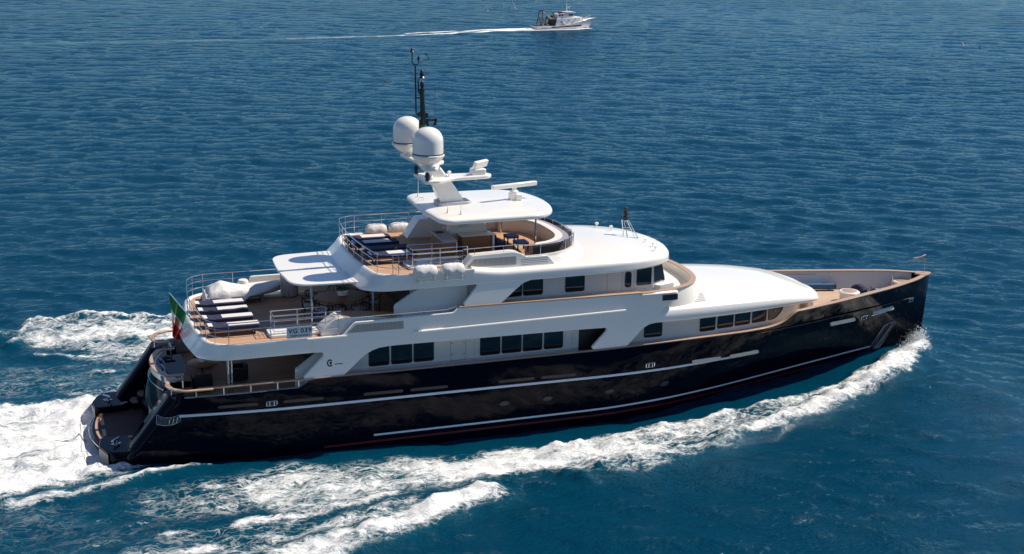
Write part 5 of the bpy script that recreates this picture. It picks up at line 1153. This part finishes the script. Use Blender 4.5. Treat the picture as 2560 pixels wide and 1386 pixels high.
rg = [[(x+(z-1.2)*.62*max(0, (x-9)/4.6)**2, y, z) for x, y, z in r] for r in rg]; hb = MB().loft(rg, closed=False); rgp = [[(x, -y, z) for x, y, z in r] for r in rg]; hb.loft(rgp, closed=False); hb.loft([rg[0], rgp[0]], closed=False); hb.loft([rg[-1], rgp[-1]], closed=False); hb.loft([[r[-1] for r in rg], [r[-1] for r in rgp]], closed=False)
TH = hb.build('hull', M['fishwhite'], tb, sharp=50)
for s in (-1, 1):
    g_ = []
    for x in lin(3.2, 10.6, 14):
        f = lambda z: s*(tws(x)+(tw(x)-tws(x))*z/tt(x)+.03); g_.append([(x, f(z), z) for z in (.5+.05*(x-3)+.0, .86+.065*(x-3))])
    MB().loft(g_, closed=False).build('maroon_band', M['maroon'], TH)
    MB().loft([[(x, s*(tws(x)+(tw(x)-tws(x))*z/tt(x)+.02), z) for z in (-.3, .12)] for x in lin(5, 12.6, 10)], closed=False).build('antifouling', M['red'], TH)
    MB().loft([[(x, s*(tw(x)+.04), tt(x)-.18), (x, s*(tw(x)+.08), tt(x)-.05), (x, s*(tw(x)-.02), tt(x)+.08)] for x in lin(9.5, 13.5, 10)], closed=False).build('rubbing_strake', M['white'], TH)
hs_ = MB().loft([[(4.2, -2.1, 1.0), (4.6, -2.05, 3.0), (4.6, 2.05, 3.0), (4.2, 2.1, 1.0)], [(9.6, -2.05, 1.9), (9.6, -1.95, 3.5), (9.6, 1.95, 3.5), (9.6, 2.05, 1.9)], [(11.2, -1.5, 2.5), (10.8, -1.3, 3.45), (10.8, 1.3, 3.45), (11.2, 1.5, 2.5)]], True, True, True)
SH = hs_.build('superstructure', M['fishwhite'], tb, bevel=.04); MB().box((4.3, 0, 2.0), (.3, 3.4, 1.5)).build('shelter_opening', M['dark'], SH)  # dark box stands in for the shade under the after shelter
for x, z, w in ((5.6, 2.2, .42), (7.4, 2.75, .22), (8.9, 3.0, .3), (9.9, 2.95, .2)): MB().box((x, -2.08 if x < 9.5 else -1.95, z), (w, .08, w*.8)).build('porthole', M['dark'], SH)
MB().tube([(5.9, -2.2, 2.1), (6.6, -2.2, 1.45)], .10, 6).build('discharge_pipe', M['white'], SH)
WH = MB().loft([[(4.9, -1.3, 3.0), (4.9, -1.2, 4.3), (4.9, 1.2, 4.3), (4.9, 1.3, 3.0)], [(7.3, -1.45, 3.3), (7.3, -1.35, 4.7), (7.3, 1.35, 4.7), (7.3, 1.45, 3.3)], [(9.0, -1.3, 3.4), (8.8, -1.2, 4.7), (8.8, 1.2, 4.7), (9.0, 1.3, 3.4)]], True, True, True).build('wheelhouse', M['fishwhite'], tb, bevel=.03)
MB().prism(rp([(6.9, -1.6), (9.2, -1.45), (9.3, 1.45), (6.9, 1.6)], .2), 4.72, 4.95).build('wheelhouse_roof', M['white'], WH)
for x0, x1, y in ((5.3, 5.7, -1.28), (5.9, 6.3, -1.31), (7.6, 8.1, -1.40), (8.2, 8.7, -1.33)): MB().box(((x0+x1)/2, y-.03, 4.15), (x1-x0, .06, .5)).build('window', M['dark'], WH)
for y in (-.8, 0, .8): MB().box((8.93, y, 4.2), (.06, .6, .5)).build('window', M['dark'], WH)
MB().box((6.3, 0, 4.75), (1.0, 1.6, .4)).build('raft_canister', M['maroon'], tb, bevel=.1)
tm = MB(); tm.tube([(7.5, -.3, 4.9), (7.6, 0, 6.4), (7.6, 0, 7.1)], .09, 6); tm.tube([(7.9, .3, 4.9), (7.6, 0, 6.4)], .07, 6); tm.tube([(7.6, 0, 7.0), (7.6, 0, 8.2)], .03, 6); tm.box((8.2, 0, 6.4), (1.2, .2, .18)); tm.box((8.0, 0, 6.05), (.5, .4, .2)); tm.build('radar_mast', M['white'], tb)
ga = MB()
for y in (-1.5, 1.5): ga.tube([(1.2, y, 1.0), (1.6, y*.6, 5.4)], .11, 6); ga.tube([(2.2, y, 1.0), (1.6, y*.6, 3.4)], .09, 6); ga.tube([(4.0, y, 1.0), (4.2, y, 3.0)], .12, 6); ga.tube([(1.6, y, 2.95), (4.6, y, 3.05)], .10, 6); ga.tube([(3.6, y, 2.9), (4.8, y, 1.1)], .07, 6)
ga.tube([(1.6, -1, 5.3), (1.6, 1, 5.3)], .18, 6); ga.build('stern_gallows', M['rust'], tb)
MB().tube([(1.75, -.6, 5.2), (3.6, -.8, 3.1)], .11, 6).build('derrick', M['lightgrey'], tb)
MB().tube([(4.3, .3, 3.2), (4.3, .3, 3.9)], .3, 10).build('net_drum', M['rust'], tb); MB().tube([(5.0, .6, 3.1), (4.75, .6, 4.9)], .08, 6).build('exhaust', M['dark'], tb)
MB().box((3.2, 0, 1.25), (1.4, 1.8, .5)).build('net_heap', M['rust'], tb, bevel=.15); MB().box((.8, 0, 1.15), (1.4, 3.4, .25)).build('working_deck', M['rust'], tb)
br_ = MB()
for s in (-1, 1): br_.tube([(x, s*(tw(x)-.1), tt(x)+.7) for x in lin(10.8, 13.4, 6)], .04, 6); [br_.tube([(x, s*(tw(x)-.1), tt(x)), (x, s*(tw(x)-.1), tt(x)+.7)], .03, 5) for x in lin(10.8, 13.4, 5)]
br_.build('bow_rail', M['lightgrey'], tb)
rg_ = MB()
for a, b in (((1.6, .5, 5.3), (7.4, .2, 6.4)), ((1.6, -.5, 5.3), (5.0, -1.2, 4.3)), ((7.6, 0, 7.1), (13.3, 0, 3.9)), ((1.6, -.9, 5.3), (.3, -1.5, 1.2)), ((7.6, 0, 6.6), (4.9, 1.2, 4.3))): rg_.tube([a, b], .025, 4)
rg_.build('rigging', M['dark'], tb)
ob_ = MB(); ob_.tube([(4.4, -1.9, 3.1), (3.0, -2.1, 5.4)], .06, 5).tube([(4.4, 1.9, 3.1), (3.0, 2.1, 5.4)], .06, 5); ob_.build('outrigger_boom', M['rust'], tb)
for x, y, z, w_, m_ in ((4.9, -1.3, 3.25, .5, 'lightgrey'), (5.3, .9, 3.3, .6, 'rust'), (2.6, -1.4, 1.3, .5, 'orange'), (3.8, 1.2, 1.4, .6, 'rust'), (2.0, .8, 1.25, .5, 'bluecov'), (5.9, -1.6, 3.2, .35, 'orange')): MB().box((x, y, z), (w_, w_*.8, w_*.7), rz=x).build('fish_crate', M[m_], tb, bevel=.04)
for x, h_ in ((6.9, 2.2), (8.6, 1.7)): MB().tube([(x, .6, 4.9), (x, .6, 4.9+h_)], .025, 4).build('whip_antenna', M['lightgrey'], tb)
pf = thing('person', 'dark-clothed person bending over on the trawler\'s stern deck', 'person', (98.8, 199.3, 1.0))
def figure(parent):
    me_ = bpy.data.meshes.new('body'); v = [(0, 0, .9), (.05, 0, 1.15), (.2, 0, 1.4), (.3, 0, 1.5), (.36, 0, 1.62), (0, .1, .85), (.03, .12, .48), (0, .12, .06), (.12, .12, .03), (0, -.1, .85), (-.03, -.12, .48), (-.05, -.12, .06), (.07, -.12, .03), (.2, .2, 1.38), (.32, .25, 1.1), (.45, .2, .9), (.2, -.2, 1.38), (.34, -.25, 1.12), (.5, -.2, .95)]
    e = [(0, 1), (1, 2), (2, 3), (3, 4), (0, 5), (5, 6), (6, 7), (7, 8), (0, 9), (9, 10), (10, 11), (11, 12), (2, 13), (13, 14), (14, 15), (2, 16), (16, 17), (17, 18)]
    me_.from_pydata(v, e, []); o = bpy.data.objects.new('body', me_); COL.objects.link(o); o.parent = parent; o.modifiers.new('skin', 'SKIN'); s_ = o.modifiers.new('s', 'SUBSURF'); s_.levels = 1; s_.render_levels = 1
    rad = [.17, .17, .17, .07, .11, .1, .07, .05, .05, .1, .07, .05, .05, .07, .05, .04, .07, .05, .04]
    for q, r_ in zip(me_.skin_vertices[0].data, rad): q.radius = (r_, r_)
    me_.skin_vertices[0].data[0].use_root = True; me_.materials.append(M['featherd'])
figure(pf)
# ------------------------------------------------------------ gulls
def gull(mb_, mw, flap, bank):
    t = thing('seagull', '', 'bird')
    MB().loft([[(x, r*math.cos(q), r*.9*math.sin(q)) for q in lin(0, 6.283*9/10, 10)] for x, r in ((-.34, .012), (-.2, .05), (-.05, .085), (.1, .085), (.2, .05), (.26, .05), (.31, .03), (.37, .008))], True, True, True).build('body', mb_, t, sharp=80)
    for s in (-1, 1):
        w = []
        for k in range(7):
            u = k/6; y = s*(.05+.62*u); z = .05+flap*math.sin(u*1.9)*.55+.0; c = .2*(1-.75*u**1.5); xo = .06-.12*max(0, u-.4); w.append([(xo+c*.5, y, z), (xo, y, z+.015), (xo-c*.5, y, z-.005), (xo, y, z-.012)])
        MB().loft(w, True, True, True).build('wing', mw, t, sharp=80)
    MB().add([(-.3, -.05, .0), (-.3, .05, 0), (-.46, .08, 0), (-.46, -.08, 0), (-.3, -.05, .015), (-.3, .05, .015), (-.46, .08, .01), (-.46, -.08, .01)], [(0, 1, 2, 3), (7, 6, 5, 4), (0, 4, 5, 1), (1, 5, 6, 2), (2, 6, 7, 3), (3, 7, 4, 0)]).build('tail', mw, t)
    t.rotation_euler = (bank, 0, 0); return t
gd = [((99.3, 240, 3.2), .3, 1.0, .6, 'dark seagull flying left of the others behind the trawler', 'featherd'), ((107.5, 250, 1.2), 2.6, .7, -.4, 'grey seagull low over the water left of its dark companion', 'feather'), ((108.2, 247, 1.0), .5, .8, .2, 'dark seagull low over the water beside a grey one', 'featherd'),
      ((116.0, 266, 1.0), 1.4, .6, .9, 'white seagull flying highest behind the trawler', 'featherw'), ((110.4, 249, .9), .8, .4, 1.0, 'grey seagull flying between the dark pair and the trawler', 'feather'), ((100.5, 240, .8), .1, .3, .2, 'small grey seagull skimming the water below the others', 'feather'),
      ((140.5, 122.0, 3.0), .4, .5, .3, 'grey seagull skimming the water left of the banking one', 'feather'), ((140.8, 118.6, 3.0), 1.35, .12, 1.42, 'dark seagull banking with upright wings at far right', 'featherd'), ((43.0, 115, .5), .3, .4, .4, 'dark seagull low over the sea left of the mast', 'featherd'), ((98, 140, .6), .3, .4, -.5, 'lone grey seagull over the sea right of the trawler', 'feather')]
for i, (p, rz, fl, bk, lb, mm) in enumerate(gd):
    g = gull(M[mm], M[mm] if mm != 'featherw' else M['featherw'], fl, bk); g.location = p; g.rotation_euler = (bk, 0, rz); g['label'] = lb; g['group'] = 'seagulls over the sea'
